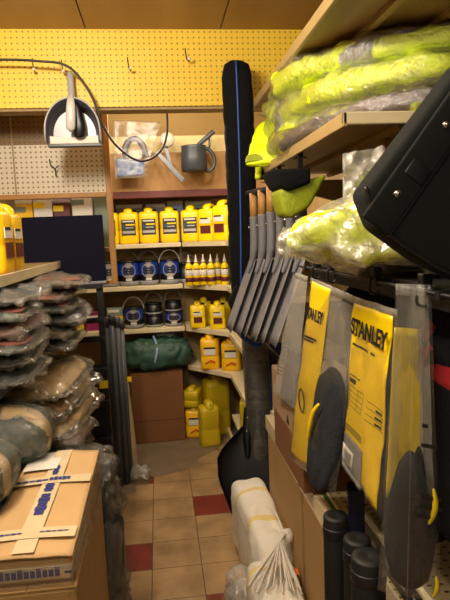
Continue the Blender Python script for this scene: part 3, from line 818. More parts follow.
# red packets at the end of the shelf
g = 'flat bagged packets at the end of the left shelf'
pack('flat red packet in clear plastic between the beige sheets and the taped carton', (-.43, 2.05, .666), 12, (.2, .36, .075), 'red', 91, g, name='bagged_packet')
pack('flat grey green packet in clear plastic lying on the red packet', (-.40, 2.06, .718), 6, (.2, .36, .07), 'shirt2', 93, g, name='bagged_packet')
pack('small dark packet in clear plastic on top of the grey green packet', (-.36, 2.12, .778), -5, (.13, .3, .05), 'shirt4', 95, g, name='bagged_packet')

# cartons in front --------------------------------------------------------------
lb = thing('cardboard_box', 'tall brown cardboard box on the floor beneath the taped carton', 'box', (-.338, 1.52, 0), 0)
m = MB(); m.box((-.112, -.285, 0), (.112, .28, .73), bev=.008); m.build('carton', M['card'], lb)
m = MB(); m.box((-.1, -.287, .15), (-.0, -.283, .32)); m.build('white_label', M['white'], lb)
m = MB(); m.box((-.112, -.285, .7295), (-.002, .28, .733)); m.box((.002, -.285, .7295), (.112, .28, .733)); m.build('flap', M['card'], lb)
tc = thing('taped_carton', 'flat tan carton bound with blue printed tape on top of the tall box', 'box', (-.338, 1.53, .734), R(-1))
m = MB(); m.box((-.105, -.27, 0), (.105, .27, .072), bev=.006); m.build('carton', M['card_lt'], tc)
m = MB()
m.sheet([(-.112, -.285, .072), (.112, -.287, .069), (.108, .275, .1), (-.108, .275, .1)], 14, 24, lambda u, v: .004*noise.noise((u*4, v*6, 2))+.004*math.sin(PI*u), thick=.005)
m.build('lid', M['card_lt'], tc)
m = MB(); m.box((-.106, -.272, .04), (.106, .268, .066), bev=.008); m.build('inner_tray', M['card_lt'], tc)
def ltop(x, y): return .072+(y+.285)/.56*.029+.0055+.004*math.sin(PI*(x+.112)/.224)
def strip(x0, y0, x1, y1, w, name, mt, parent, up=.0015, n=14):
    d = Vector((x1-x0, y1-y0, 0)).normalized(); s = Vector((-d.y, d.x, 0))*w/2
    V, F = [], []
    for k in range(n+1):
        t = k/n; x, y = x0+(x1-x0)*t, y0+(y1-y0)*t
        for q in (-1, 1):
            V.append((x+s.x*q, y+s.y*q, ltop(x, y)+up))
    for k in range(n): F.append((2*k, 2*k+2, 2*k+3, 2*k+1))
    m = MB(); m.add(V, F, None, mt); return m.build(name, mt, parent)
strip(0, -.28, 0, .27, .05, 'tape', M['tape'], tc)
strip(-.108, .07, .108, .075, .05, 'tape', M['tape'], tc, .002)
strip(-.108, -.2, .108, -.2, .05, 'tape', M['tape'], tc, .002)
pt = strip(-.1, .2, .0, .2, .135, 'paper_label', M['white'], tc, .0025)
for (a, b_, w) in (((-.104, .066), (-.012, .07), .014), ((-.01, .074), (.05, .076), .024), ((.0, .05), (.0, .0), .026), ((.0, -.01), (.0, -.12), .03), ((-.0, .16), (.0, .10), .018), ((-.09, -.2), (-.02, -.2), .008), ((.02, -.2), (.09, -.198), .006)):
    n0 = 5
    for k in range(n0):
        p = Vector(a).lerp(Vector(b_), (k+.1)/n0); q = Vector(a).lerp(Vector(b_), (k+.97)/n0)
        o = strip(p.x, p.y, q.x, q.y, w*(.8+.2*(k % 2)), 'printed_lettering', M['ink_blue'], tc, .0032, 2)
m = MB()
m.box((-.1075, -.2765, .012), (.108, -.2705, .045), m=M['tape'])
m.box((.104, -.272, .012), (.1075, .05, .045), m=M['tape'])
m.build('side_tape', None, tc)
m = MB()
for k in range(13):
    m.box((-.1+.014*k, -.2785, .019), (-.1+.014*k+.011, -.276, .036 if k % 3 else .04))
m.box((.09, -.2785, .024), (.106, -.276, .029))
m.build('side_lettering', M['ink_blue'], tc)
m = MB(); m.sheet([(.112, -.28, -.03), (.112, .3, -.03), (.113, .3, .1), (.114, -.28, .07)], 30, 14, lambda u, v: .006*noise.noise((u*12, v*5, 4)), thick=.001)
m.sheet([(-.112, -.292, -.03), (.112, -.292, -.04), (.112, -.29, .05), (-.112, -.29, .05)], 20, 8, lambda u, v: .003*noise.noise((u*8, v*5, 9)), thick=.001)
m.build('stretch_wrap', M['film_soft'], tc)

cbg = thing('bagged_bundle', 'dark bundle in crinkled clear plastic standing on the floor behind the cartons', 'bundle', (-.245, 1.96, 0))
m = MB(); m.pillow((.12, .16, .75), (.5, .7), .02, 9, 3, 30, 40, amp2=.02, fs2=18); m.build('contents', M['shirt1'], cbg)
m = MB(); m.pillow((.135, .2, .79), (.5, .7), .03, 9, 4, 56, 70, amp2=.05, fs2=24); m.build('plastic_bag', M['film'], cbg)

# grey pipes leaning in the aisle end
g = 'grey pipes standing at the end of the left bay'
pl = ['dark grey pipe standing closest to the black upright of the left bay', 'grey pipe second from the black upright', 'grey pipe second from the pale wrapped roll', 'grey pipe touching the pale wrapped roll']
for k, (x, y, h) in enumerate(((-.335, 3.40, 1.05), (-.308, 3.37, 1.07), (-.277, 3.39, 1.05), (-.255, 3.43, 1.03))):
    t = thing('plastic_pipe', pl[k], 'pipe', (x+.01, y, 0), 0, g)
    m = MB(); m.lathe([(.0125, 0), (.0165, 0), (.0165, h), (.0125, h), (.0125, 0)], 16); m.build('pipe', M['pipe_grey'], t)
    m = MB(); m.lathe([(.017, h-.06), (.0195, h-.06), (.0195, h+.002), (.017, h+.002)], 16); m.build('collar', M['grey_dark'], t)
pw = thing('wrapped_roll', 'pale plastic wrapped roll with a crumpled foot beside the grey pipes', 'roll', (-.215, 3.46, 0))
m = MB(); m.pillow((.05, .06, .66), (.3, .9), .006, 14, 9, 20, 40, T=TR((0, 0, .0), ry=-3)); m.build('roll', M['pale_wrap'], pw)
m = MB(); m.pillow((.13, .13, .1), (.8, .8), .03, 14, 2, 30, 20, amp2=.03, T=TR((.03, -.03, 0))); m.build('crumpled_foot', M['film_thick'], pw)
m = MB(); m.box((-.02, -.033, .64), (.012, -.028, .67)); m.build('yellow_sticker', M['yellow'], pw)

# ------------------------------------------------------------------ right bay
rs = thing('shelving_unit', 'tan shelving bay on the right with planked shelves above the hanging shovels', 'shelving', (0, 0, 0))
for z in (2.112, 1.80):
    m = MB()
    m.box((.47, 1.36, z-.018), (.98, 2.6, z)); sh = m.build('shelf', M['plank'], rs)
    m = MB(); m.box((.462, 1.352, z-.032), (.474, 2.605, z+.003), bev=.003); m.build('front_lip', M['tan_metal'], sh)
    m = MB(); m.box((.462, 1.352, z-.027), (.98, 1.364, z+.003), bev=.003); m.build('end_lip', M['cream'], sh)
    m = MB()
    m.box((.62, 1.39, z-.034), (.64, 2.59, z-.019)); m.build('batten', M['plank'], sh)
    m = MB(); m.box((.8, 1.39, z-.034), (.82, 2.59, z-.019)); m.build('batten', M['plank'], sh)
for y in (1.6, 2.56):
    m = MB(); m.box((.95, y, 0), (.985, y+.04, 2.3)); m.build('upright', M['wood'], rs)
m = MB(); m.box((.675, 1.62, 1.60), (.71, 1.66, 1.78), bev=.003); m.build('strut', M['wood'], rs)
for z in (1.78, 2.08):
    m = MB(); m.prism([(.48, z-.03), (.95, z-.03), (.95, z-.16)], 2.55, 2.575); m.build('bracket', M['tan_metal'], rs)
T90 = Matrix(((0, -1, 0, .99), (1, 0, 0, 0), (0, 0, 1, 0), (0, 0, 0, 1)))
m = MB(); m.box((.2, -.006, .2), (2.62, .006, 2.4)); o = m.build('back_panel', M['peg_dark'], rs); o.rotation_euler = (0, 0, PI/2); o.location = (1.0, 0, 0)
m = MB(); m.box((.49, .8, .685), (.98, 2.5, .705)); sh = m.build('lower_shelf', M['perf'], rs)
m = MB(); m.box((.482, .8, .66), (.49, 2.5, .708), bev=.002); m.build('shelf_lip', M['cream'], sh)
m = MB(); m.box((.51, .8, .0), (.98, 2.5, .1)); m.build('plinth', M['tan_metal'], rs)
m = MB(); m.box((.98, -.3, 0), (.99, .9, 2.4)); m.build('side_panel', M['black_m'], rs)

# high visibility clothing on the middle shelf ------------------------------------
def flatsweep(m, pts, W, Hh, seed, amp=.012, fs=9, n=36, amp2=.01, fs2=28, e=3.0, T=None):
    """flattened roll swept along pts with W (across) and Hh (up)"""
    P = smooth(pts, 10); N = len(P); V = []; F = []
    so = Vector((seed*2.3, seed*5.1, seed))
    for i in range(N):
        t = (P[min(i+1, N-1)]-P[max(i-1, 0)]).normalized()
        s = t.cross(Vector((0, 0, 1))); s.normalize(); up = s.cross(t).normalized()
        f = i/(N-1)
        k = min(1, (f/.06)**.5 if f < .06 else 1, ((1-f)/.06)**.5 if f > .94 else 1); k = max(k, .02)
        w = W(f) if callable(W) else W; h = Hh(f) if callable(Hh) else Hh
        for q in range(n):
            a = 2*PI*q/n; c, d = math.cos(a), math.sin(a)
            x = w*math.copysign(abs(c)**(2/e), c)*k; y = h*math.copysign(abs(d)**(2/e), d)*k
            p = P[i]+s*x+up*y
            r = noise.noise(p*fs+so)*amp+(abs(noise.noise(p*fs2+so))-.25)*amp2
            V.append(p+(s*c+up*d)*r)
    for i in range(N-1):
        for q in range(n): F.append((i*n+q, i*n+(q+1) % n, (i+1)*n+(q+1) % n, (i+1)*n+q))
    F.append(tuple(range(n))[::-1]); F.append(tuple((N-1)*n+q for q in range(n)))
    return m.add(V, F, T)
g = 'lime work jackets on the middle right shelf'
def jacket(label, pts, w, h, seed, cuff=None):
    t = thing('safety_jacket', label, 'jacket', pts[0], 0, g)
    o = Vector(pts[0]); q = [Vector(p)-o for p in pts]
    m = MB(); flatsweep(m, q, w, h, seed, .02, 6, 44, .034, 15); m.build('body', M['lime'], t)
    if cuff is not None:
        P = smooth(q, 10); i0 = int(cuff*(len(P)-1)); seg = P[i0:i0+7]
        ww = (w(cuff) if callable(w) else w)*1.03; hh = (h(cuff) if callable(h) else h)*1.05
        m = MB(); flatsweep(m, seg[::3]+[seg[-1]] if len(seg) > 3 else seg, ww, hh, seed, .02, 7, 30, .012, 24); m.build('reflective_band', M['refl'], t)
    m = MB(); flatsweep(m, q, (lambda f: (w(f) if callable(w) else w)*1.06+.006), (lambda f: (h(f) if callable(h) else h)*1.08+.006), seed, .022, 7, 48, .02, 30); m.build('plastic_bag', M['film'], t)
jacket('topmost folded lime work jacket with a grey band, in clear plastic under the top shelf', [(.97, 1.60, 2.035), (.8, 1.60, 2.035), (.68, 1.72, 2.035), (.585, 1.88, 2.04), (.545, 2.06, 2.03)], lambda f: .09+.035*f, lambda f: .034+.014*f, 3, .42)
jacket('lime work jacket in clear plastic lying under the topmost one', [(.97, 1.58, 1.955), (.8, 1.58, 1.952), (.68, 1.7, 1.95), (.60, 1.88, 1.945), (.585, 2.14, 1.935)], lambda f: .10+.03*f, .042, 7)
jacket('lowest lime work jacket of the pile, directly above the grey bagged garment', [(.92, 1.66, 1.885), (.76, 1.70, 1.882), (.65, 1.84, 1.878), (.60, 2.05, 1.872), (.59, 2.3, 1.866)], lambda f: .09+.035*f, .038, 11)
t = thing('safety_jacket', 'crumpled lime work jacket bulging out at the far end of the pile, above the sleeve', 'jacket', (.578, 2.12, 1.805), 0, g)
m = MB(); m.pillow((.24, .44, .25), (.7, .6), .03, 7, 14, 60, 40, amp2=.035, fs2=13); m.build('body', M['lime'], t)
m = MB(); m.pillow((.235, .1, .24), (.7, .6), .02, 7, 14, 50, 24, T=TR((-.012, -.06, .01)), amp2=.02, fs2=13); m.build('reflective_band', M['refl'], t)
m = MB(); m.pillow((.265, .47, .265), (.75, .6), .03, 8, 14.3, 90, 50, amp2=.04, fs2=20); m.build('plastic_bag', M['film'], t)
t = thing('safety_jacket', 'bright lime sleeve end hanging over the shelf edge beside the hanging black bag', 'jacket', (.495, 2.36, 1.925), 0, g)
m = MB(); flatsweep(m, [(.1, .1, .05), (.02, .0, .04), (-.03, -.06, -.02), (-.05, -.09, -.09), (-.055, -.1, -.14)], lambda f: .062+.008*f, .024, 5, .014, 12, 32, .008, 30); m.build('sleeve', M['lime'], t)
m = MB(); flatsweep(m, [(-.05, -.088, -.1), (-.053, -.094, -.113), (-.054, -.097, -.125)], .073, .027, 5, .005, 12, 24, .003); m.build('hem', M['lime_d'], t)
t = thing('work_hood', 'black and lime folded hood tucked under the sleeve at the shelf edge', 'hood', (.475, 2.42, 1.745), 0); t.scale = (.62, .62, .62)
m = MB(); flatsweep(m, [(.05, .05, .11), (.02, .0, .09), (-.0, -.05, .05), (-.02, -.08, .01)], .06, .026, 8, .014, 14, 30, .008); m.build('hood', M['black_cloth'], t)
m = MB(); flatsweep(m, [(-.02, .0, .1), (-.05, -.05, .07), (-.065, -.09, .0)], .02, .02, 9, .01, 14, 20, .006); m.build('trim', M['lime'], t)
t = thing('bagged_garment', 'grey garment in shiny plastic lying at the front edge of the middle right shelf', 'clothing pack', (.575, 1.9, 1.803), 0)
m = MB(); flatsweep(m, [(.40, -.42, .042), (.16, -.42, .044), (.03, -.28, .036), (-.03, -.05, .03), (-.05, .2, .022)], lambda f: .085-.01*f, lambda f: .036-.012*f, 4, .014, 9, 36, .012); m.build('garment', M['grey_cloth'], t)
m = MB(); flatsweep(m, [(.41, -.42, .036), (.2, -.42, .034), (.1, -.40, .026)], .06, .018, 5, .01, 9, 30, .01, T=TR((.0, -.035, -.012))); m.build('lining', M['lime_d'], t)
m = MB(); flatsweep(m, [(.41, -.42, .042), (.16, -.425, .044), (.03, -.29, .038), (-.035, -.05, .032), (-.06, .24, .022)], lambda f: .1-.01*f, lambda f: .042-.012*f, 4.3, .02, 10, 46, .026, 26); m.build('plastic_bag', M['film'], t)
t = thing('work_pouch', 'black pouch with lime lower flap hanging under the middle right shelf', 'pouch', (.44, 1.82, 1.575), 0); t.scale = (.95, .95, .95)
m = MB(); m.prism([(-.085, .145), (.05, .15), (.05, .10), (-.025, .075), (-.055, .09)], -.09, .09, bev=.01); m.build('pouch', M['black_cloth'], t)
m = MB(); m.box((.03, -.01, .14), (.045, .01, .216)); m.build('hanging_strap', M['black_cloth'], t)
m = MB(); m.prism([(-.058, .08), (-.03, .09), (.115, .13), (.05, .02), (-.012, -.015), (-.038, .0)], -.07, .08, bev=.02); m.build('flap', M['lime_d'], t)

# shovels hanging in a row under the shelf ------------------------------------------
rk = thing('tool_rail', 'black rail under the middle right shelf from which the shovels hang', 'rail', (.463, 2.17, 1.685))
m = MB(); m.box((-.012, -.245, 0), (.012, .30, .018), bev=.002, T=TR(rz=11)); m.build('rail', M['black_m'], rk)
for x, y in ((.045, -.22), (.02, .0)):
    m = MB(); m.box((x-.006, y-.01, .016), (x+.006, y+.01, .1)); m.box((x-.02, y-.02, .085), (x+.02, y+.02, .0895)); m.build('mount', M['black_m'], rk)
sl = ['grey bladed shovel hanging furthest back, beside the long black bag', 'grey bladed shovel hanging second from the long black bag', 'grey bladed shovel hanging third from the long black bag',
      'grey bladed shovel hanging third from the front of the row', 'grey bladed shovel hanging second from the front of the row', 'grey bladed shovel at the front of the row above the clear bags']
sv = None
for k, y in enumerate((2.40, 2.30, 2.21, 2.12, 2.03, 1.94)):
    loc = (.402+.018*k, y, 1.09+.005*k)
    if sv is None:
        sv = thing('shovel', sl[0], 'shovel', loc, R(0), 'shovels hanging under the right shelf')
        # blade slopes down and out into the aisle (local -x), its width along y
        m = MB()
        V, F = [], []
        for side in (0, 1):
            for j in range(9):
                tz = j/8
                for i in range(9):
                    u = i/8*2-1
                    wd = .085 if tz < .75 else .085-.012*((tz-.75)/.25)**2
                    if tz < .12: wd *= .94+.06*(tz/.12)**.5
                    bow = .012*(1-u*u)*(.4+.6*tz)
                    x = -.115+.118*tz+bow*.9+(.0016 if side else 0); z = .012+.305*tz
                    V.append((x, u*wd, z))
        for side in (0, 1):
            b0 = side*81
            for j in range(8):
                for i in range(8):
                    q = (b0+j*9+i, b0+j*9+i+1, b0+(j+1)*9+i+1, b0+(j+1)*9+i); F.append(q if side else q[::-1])
        ring = list(range(9))+[j*9+8 for j in range(1, 9)]+[72+i for i in range(7, -1, -1)]+[j*9 for j in range(7, 0, -1)]
        for a, c in zip(ring, ring[1:]+ring[:1]): F.append((a, c, c+81, a+81))
        m.add(V, F); m.build('blade', M['blade'], sv)
        m = MB(); m.tube(smooth([(-.02, 0, .26), (.004, 0, .32), (.014, 0, .37), (.016, 0, .43), (.016, 0, .5)]), [.006+.013*min(1, i/14) for i in range(33)], 14); m.build('socket', M['gunmetal'], sv)
        m = MB(); m.tube([(.016, 0, .49), (.016, 0, .60)], .0165, 14); m.build('shaft', M['ash'], sv)
        m = MB(); m.pillow((.01, .01, .01), (1, 1), 0, nu=10, nv=6, T=TR((-.005, 0, .45))); m.build('rivet', M['steel'], sv)
    else: dup(sv, loc, R(0+[0, 3, -3, 2, -2, 3][k]), sl[k])

# long black bag hanging from the bulkhead -----------------------------------------------
lb_ = thing('long_carry_bag', 'long narrow black bag with blue piping hanging from the ceiling edge', 'bag', (.396, 2.58, 1.05))
def lbp(f): return Vector((.0-.012*math.sin(f*PI)+(-.045 if f < .1 else 0)*(1-f/.1), 0, 1.23*f))
m = MB()
V, F = [], []; N = 70; n = 28
for i in range(N+1):
    f = i/N; z = 1.235*f
    w = (.067 if f > .45 else .057+.01*f/.45) if f > .2 else .05+.007*f/.2
    w *= (1 if f < .93 else 1-.25*((f-.93)/.07)**1.5); d = .05*(1 if f < .95 else .8)
    if i in (0, N): w *= .6; d *= .5
    pl_ = .0045*abs(math.sin(f*PI*13))**.5-.003
    cx = -.012+.012*math.sin(f*2.6)
    for k in range(n):
        a = 2*PI*k/n; c, s_ = math.cos(a), math.sin(a)
        V.append((cx+(w+pl_)*math.copysign(abs(c)**.7, c)+.004*noise.noise((f*20, c*2, s_)), (d+pl_)*math.copysign(abs(s_)**.7, s_), z))
for i in range(N):
    for k in range(n): F.append((i*n+k, i*n+(k+1) % n, (i+1)*n+(k+1) % n, (i+1)*n+k))
F += [tuple(range(n))[::-1], tuple(N*n+k for k in range(n))]
m.add(V, F); m.build('bag_body', M['black_cloth'], lb_)
m = MB(); m.tube([(-.012+.012*math.sin(z/1.19*2.6)-.008+.018*z/1.19-.016, -.053, z) for z in [.02+1.2*k/40 for k in range(41)]], .0045, 8, flat=.8); m.build('blue_piping', M['pipe_blue'], lb_)
m = MB(); m.tube(smooth([(-.0, .03, 1.13), (.0, .06, 1.17), (.0, .105, 1.16), (0, .118, 1.15)]), .008, 8); m.build('hanging_loop', M['black'], lb_)
m = MB(); m.prism([(-.09, .16), (-.05, .24), (.06, .22), (.03, .1), (-.06, .09)], -.06, -.02, bev=.012); m.build('side_pocket', M['black_cloth'], lb_)
m = MB(); m.tube(smooth([(-.06, -.03, .12), (-.05, -.035, .05), (-.03, -.03, .0), (.03, -.02, -.05), (.07, -.01, -.05)]), [.012]*33, 8, flat=.5); m.build('blue_strap', M['pipe_blue'], lb_)
m = MB(); m.tube(smooth([(.07, -.02, .62), (.09, -.03, .5), (.1, -.03, .38), (.085, -.03, .3)]), .007, 8, flat=.5); m.build('shoulder_strap', M['black'], lb_)

# wrapped roll, bin, black shovel ----------------------------------------------------------
wr = thing('wrapped_roll', 'dark roll wrapped in smoky plastic with tape bands, standing under the long black bag', 'roll', (.475, 2.81, 0))
m = MB(); m.loft([(0, .055, .055, 2.2, .02, 0), (.02, .062, .06, 2.2, .02, 0), (.5, .064, .06, 2.2, .008, 0), (1.04, .062, .06, 2.2, 0, 0), (1.06, .05, .05, 2.2, 0, 0)], 36); m.build('roll', M['wrapped'], wr)
for z in (.42, .62, .68, .88, .93):
    m = MB(); m.lathe([(.066, 0), (.0675, .004), (.0675, .035), (.066, .04)], 32, TR((.02-.02*z, 0, z), sc=(1.0, .97, 1))); m.build('tape_band', M['band'], wr)
m = MB(); m.loft([(.03, .066, .064, 2.4, .02, 0), (.3, .074, .07, 2.6, .013, .0), (.6, .07, .068, 2.4, .008, 0), (.95, .073, .07, 2.6, .002, 0), (1.075, .066, .064, 2.4, 0, 0)], 40); m.build('plastic_wrap', M['film_dark'], wr)

bn = thing('storage_bin', 'deep blue storage bin under the shovel blades behind the brown boxes', 'bin', (.525, 2.28, .709))
m = MB(); m.loft([(0, .05, .15, 5, .01, 0), (.3, .062, .17, 6, 0, 0), (.31, .067, .175, 6, 0, 0), (.315, .067, .175, 6, 0, 0), (.315, .058, .165, 6, 0, 0), (.02, .045, .14, 6, 0, 0)], 44); m.build('bin', M['deep_blue'], bn)
m = MB(); m.tube([(-.068, -.17, .318), (-.068, .17, .318)], .004, 8); m.build('rim_wire', M['gunmetal'], bn)
for y in (-.09, .0, .09):
    m = MB(); m.box((-.068, y-.008, .03), (-.058, y+.008, .3), bev=.002); m.build('rib', M['deep_blue'], bn)

bsv = thing('black_shovel', 'black plastic shovel with yellow shaft leaning under the hanging bag on the tiled floor', 'shovel', (.39, 2.68, 0), R(-6))
m = MB(); V, F = [], []
for side in (0, 1):
    for j in range(13):
        v = j/12
        for i in range(15):
            u = i/14*2-1
            w = (.06+.1*min(1, v/.55)) if v < .75 else .16-.115*((v-.75)/.25)**1.4
            V.append((u*w+.01, -.03+.13*v+.05*(abs(u)**3)*-1*(.4+.6*v)+(.004 if side else 0)+.03*v*v, .012+.5*v+.02*(1-u*u)*(v-.5)))
for side in (0, 1):
    b0 = side*195
    for j in range(12):
        for i in range(14):
            q = (b0+j*15+i, b0+j*15+i+1, b0+(j+1)*15+i+1, b0+(j+1)*15+i); F.append(q if not side else q[::-1])
ring = list(range(15))+[j*15+14 for j in range(1, 13)]+[180+i for i in range(13, -1, -1)]+[j*15 for j in range(11, 0, -1)]
for a, c in zip(ring, ring[1:]+ring[:1]): F.append((a, c, c+195, a+195))
m.add(V, F); m.build('blade', M['black'], bsv)
m = MB(); m.tube(smooth([(.008, .08, .36), (.01, .1, .44), (.016, .125, .53), (.026, .15, .61)]), [.012+.014*min(1, k/10) for k in range(25)], 12); m.build('socket', M['black'], bsv)
m = MB()
m.pillow((.012, .012, .012), (1, 1), 0, nu=10, nv=6, T=TR((.008, .088, .50))); m.build('bolt', M['steel'], bsv)
m = MB(); m.pillow((.012, .012, .012), (1, 1), 0, nu=10, nv=6, T=TR((.016, .108, .565))); m.build('bolt', M['steel'], bsv)
m = MB(); m.tube([(.022, .14, .58), (.05, .22, .8), (.1, .33, 1.12)], .016, 12); m.build('shaft', M['yellow_d'], bsv)

# brown boxes on the low shelf and cartons before it ------------------------------------------
def carton(label, lo, hi, mt, rz=0, flap=False, marks=False, group=None, strap=False):
    c = [(lo[0]+hi[0])/2, (lo[1]+hi[1])/2, lo[2]]
    t = thing('cardboard_box', label, 'box', c, R(rz), group)
    a, b, h = (hi[0]-lo[0])/2, (hi[1]-lo[1])/2, hi[2]-lo[2]
    m = MB(); m.box((-a, -b, 0), (a, b, h), bev=.004); bd = m.build('carton', M[mt], t)
    m = MB(); m.box((-.02, -b-.0008, h-.06), (.02, b+.0008, h+.0012)); m.build('tape', M['tape'], t)
    if flap:
        for s_, nm_ in ((-1, 0), (1, 1)):
            m = MB(); m.box((0, -b+.01, 0), (.09, b-.01, .004), T=TR((s_*a*.96, 0, h-.002), ry=(-62 if s_ > 0 else 180+62)))
            m.build('flap', M[mt], t)
    if marks:
        m = MB()
        m.box((-a-.0012, -b*.8, .02), (-a+.001, -b*.55, .045)); m.build('print_mark', M['ink'], bd)
        m = MB(); m.prism([(-.018, 0), (.018, 0), (0, .03)], -.001, .001, T=TR((-a-.0006, -b*.2, .018), rz=90)); m.build('print_mark', M['ink'], bd)
        m = MB(); m.box((-a*.6, -b-.0012, .02), (-a*.2, -b+.001, .042)); m.box((a*.0, -b-.0012, .02), (a*.4, -b+.001, .042)); m.build('print_mark', M['ink'], bd)
    if strap:
        m = MB(); m.box((a*.55, -b-.002, h-.004), (a*.55+.014, b+.002, h+.0025)); m.box((a*.55, -b-.003, .0), (a*.55+.014, -b-.0005, h)); m.build('strap', M['green_strap'], t)
    return t
carton('grey brown cardboard box with small black marks, stacked on a brown one', (.405, 1.62, .86), (.66, 2.05, 1.022), 'card_gr', marks=True)
carton('reddish brown cardboard box underneath the marked grey brown one', (.41, 1.62, .709), (.66, 2.05, .858), 'card_dk')
carton('long tan cardboard carton with a green strap, beside the black tubes', (.452, 1.28, 0), (.474, 1.80, .70), 'card', strap=True)
carton('long tan cardboard carton without a strap, nearer the black shovel', (.452, 1.84, 0), (.474, 2.42, .70), 'card')

# white sacks ------------------------------------------------------------------------------
def sack(label, loc, rz, size, seed, neck=False):
    t = thing('woven_sack', label, 'sack', loc, R(rz), 'white woven sacks on the floor')
    m = MB(); m.pillow(size, (.42, .4), .02, 7, seed, 60, 34, amp2=.014, fs2=14)
    m.build('sack', M['sack_woven'], t)
    return t
s1_ = sack('white woven sack with yellow stripes, the smooth one nearer the black shovel', (.376, 2.28, 0), 2, (.165, .66, .37), 2)
m = MB(); m.tube([(.05, -.26, .35), (.055, 0, .355), (.05, .26, .35)], .003, 6); m.build('seam', M['string'], s1_)
s2_ = sack('crumpled white woven sack with a string tied neck, in front of the smooth sack', (.35, 1.76, 0), -4, (.2, .46, .31), 6)
m = MB()
rn = random.Random(5)
for k in range(34):
    a = rn.uniform(-.5, .5); l = rn.uniform(.12, .24)
    p0 = Vector((.06, .2, .385)); p1 = p0+Vector((-.05-.02*a, -.05+a*.04, .0)); p2 = p0+Vector((-.06+a*.18-.02, -.03-l, -.045-rn.uniform(0, .02)))
    m.tube(smooth([p0+Vector((rn.uniform(-.008, .008), 0, rn.uniform(-.008, .008))), p1*.5+p0*.5+Vector((0, 0, .012)), p2], 5), .0028, 5)
tf = m.build('string_fringe', M['string'], s2_); tf['kind'] = 'stuff'
m = MB(); m.pillow((.05, .05, .045), (.9, .9), .012, 30, 1, 20, 14, T=TR((.06, .205, .36))); m.build('tied_neck', M['sack'], s2_)
m = MB(); m.box((-.012, -.018, 0), (.012, .018, .002), T=TR((.07, .08, .315), ry=20)); m.build('orange_tag', M['orange'], s2_)
cp = thing('crumpled_plastic', 'crumpled clear plastic wrapping on the floor against the front sack', 'plastic wrap', (.25, 2.0, 0))
m = MB(); m.pillow((.1, .2, .22), (.8, .8), .045, 12, 3, 50, 30, amp2=.04, fs2=26); m.build('outer_layer', M['film_thick'], cp)
m = MB(); m.pillow((.07, .15, .17), (.8, .8), .05, 14, 8, 40, 24, amp2=.04, fs2=30); m.build('inner_layer', M['film_thick'], cp)

# black tubes and slats ---------------------------------------------------------------------
tl = ['black rubber tube standing by the tan carton, rear one of three', 'black rubber tube standing between its two neighbours', 'black rubber tube standing at the front, by the clear glove bag']
for k, (x, y, h) in enumerate(((.378, 1.2, .862), (.386, 1.08, .872), (.372, .98, .893))):
    t = thing('rubber_tube', tl[k], 'tube', (x, y, 0), 0, 'black rubber tubes on the floor')
    r_ = .029 if k < 2 else .033
    m = MB(); m.lathe([(r_*.98, 0), (r_, .004), (r_, h-.006), (r_*.93, h-.001), (r_*.6, h), (r_*.2, h-.001), (0, h-.003)], 32); m.build('tube', M['rubber'], t)
    m = MB(); m.lathe([(r_+.0004, h-.05), (r_+.0016, h-.048), (r_+.0016, h-.028), (r_+.0004, h-.026)], 32); m.build('end_collar', M['black_m'], t)
nv = thing('flat_post', 'flat navy post standing behind the black rubber tubes', 'post', (.44, 1.235, 0))
m = MB(); m.box((-.02, -.006, 0), (.02, .006, .915), bev=.002); m.build('post', M['deep_blue'], nv)
m = MB(); m.box((-.021, -.007, .9), (.021, .007, .92), bev=.002); m.build('end_cap', M['navy'], nv)
ts = thing('ticket_strip', 'black printed shelf ticket strip sloping behind the hanging clear bags', 'shelf ticket', (.505, .8, .705))
m = MB(); m.box((-.012, .08, .004), (-.004, .62, .07), bev=.002); st = m.build('strip', M['black_m'], ts)
m = MB()
for k in range(6): m.box((-.0135, .12+.08*k, .03), (-.0118, .16+.08*k, .045))
m.build('ticket_print', M['grey_lid'], st)
m = MB(); m.box((-.014, .08, .07), (-.002, .62, .082), bev=.002); m.build('top_channel', M['cream'], ts)

# black ledge, hooks, hanging clear bags -----------------------------------------------------
lg = thing('display_ledge', 'black ledge carrying the bagged lime vest, with the clear bags hung along it', 'ledge', (0, 0, 0))
m = MB(); m.box((.442, .66, 1.385), (.94, 1.6, 1.425), bev=.003); m.build('ledge_board', M['black_m'], lg)
m = MB(); m.tube([(.425, .72, 1.415), (.425, 1.66, 1.415)], .004, 10); m.build('hang_rail', M['black_m'], lg)
for y in (.80, 1.05, 1.31, 1.58):
    m = MB(); m.box((.42, y, 1.408), (.46, y+.014, 1.421)); m.build('rail_bracket', M['black_m'], lg)
hs = None
for k, (y, lbh) in enumerate(((1.47, 'black hook carrying the bag furthest along the black ledge'), (1.335, 'black hook carrying the narrow yellow carded bag'), (1.06, 'black hook carrying the broad yellow carded bag'), (.856, 'black hook carrying the tall clear bag at the end of the ledge'))):
    if hs is None:
        hs = thing('display_hook', lbh, 'hook', (.425, y, 1.415), 0, 'hooks on the black ledge')
        m = MB(); m.tube(smooth([(.0, 0, .009), (-.012, 0, .008), (-.014, 0, -.01), (-.012, 0, -.02), (.0, 0, -.024), (.006, 0, -.018)]), .003, 8); m.build('hook', M['black'], hs)
        m = MB(); m.box((-.009, -.01, .006), (.009, .01, .03), bev=.003); m.build('clip', M['black'], hs)
    else: dup(hs, (.425, y, 1.415), 0, lbh)

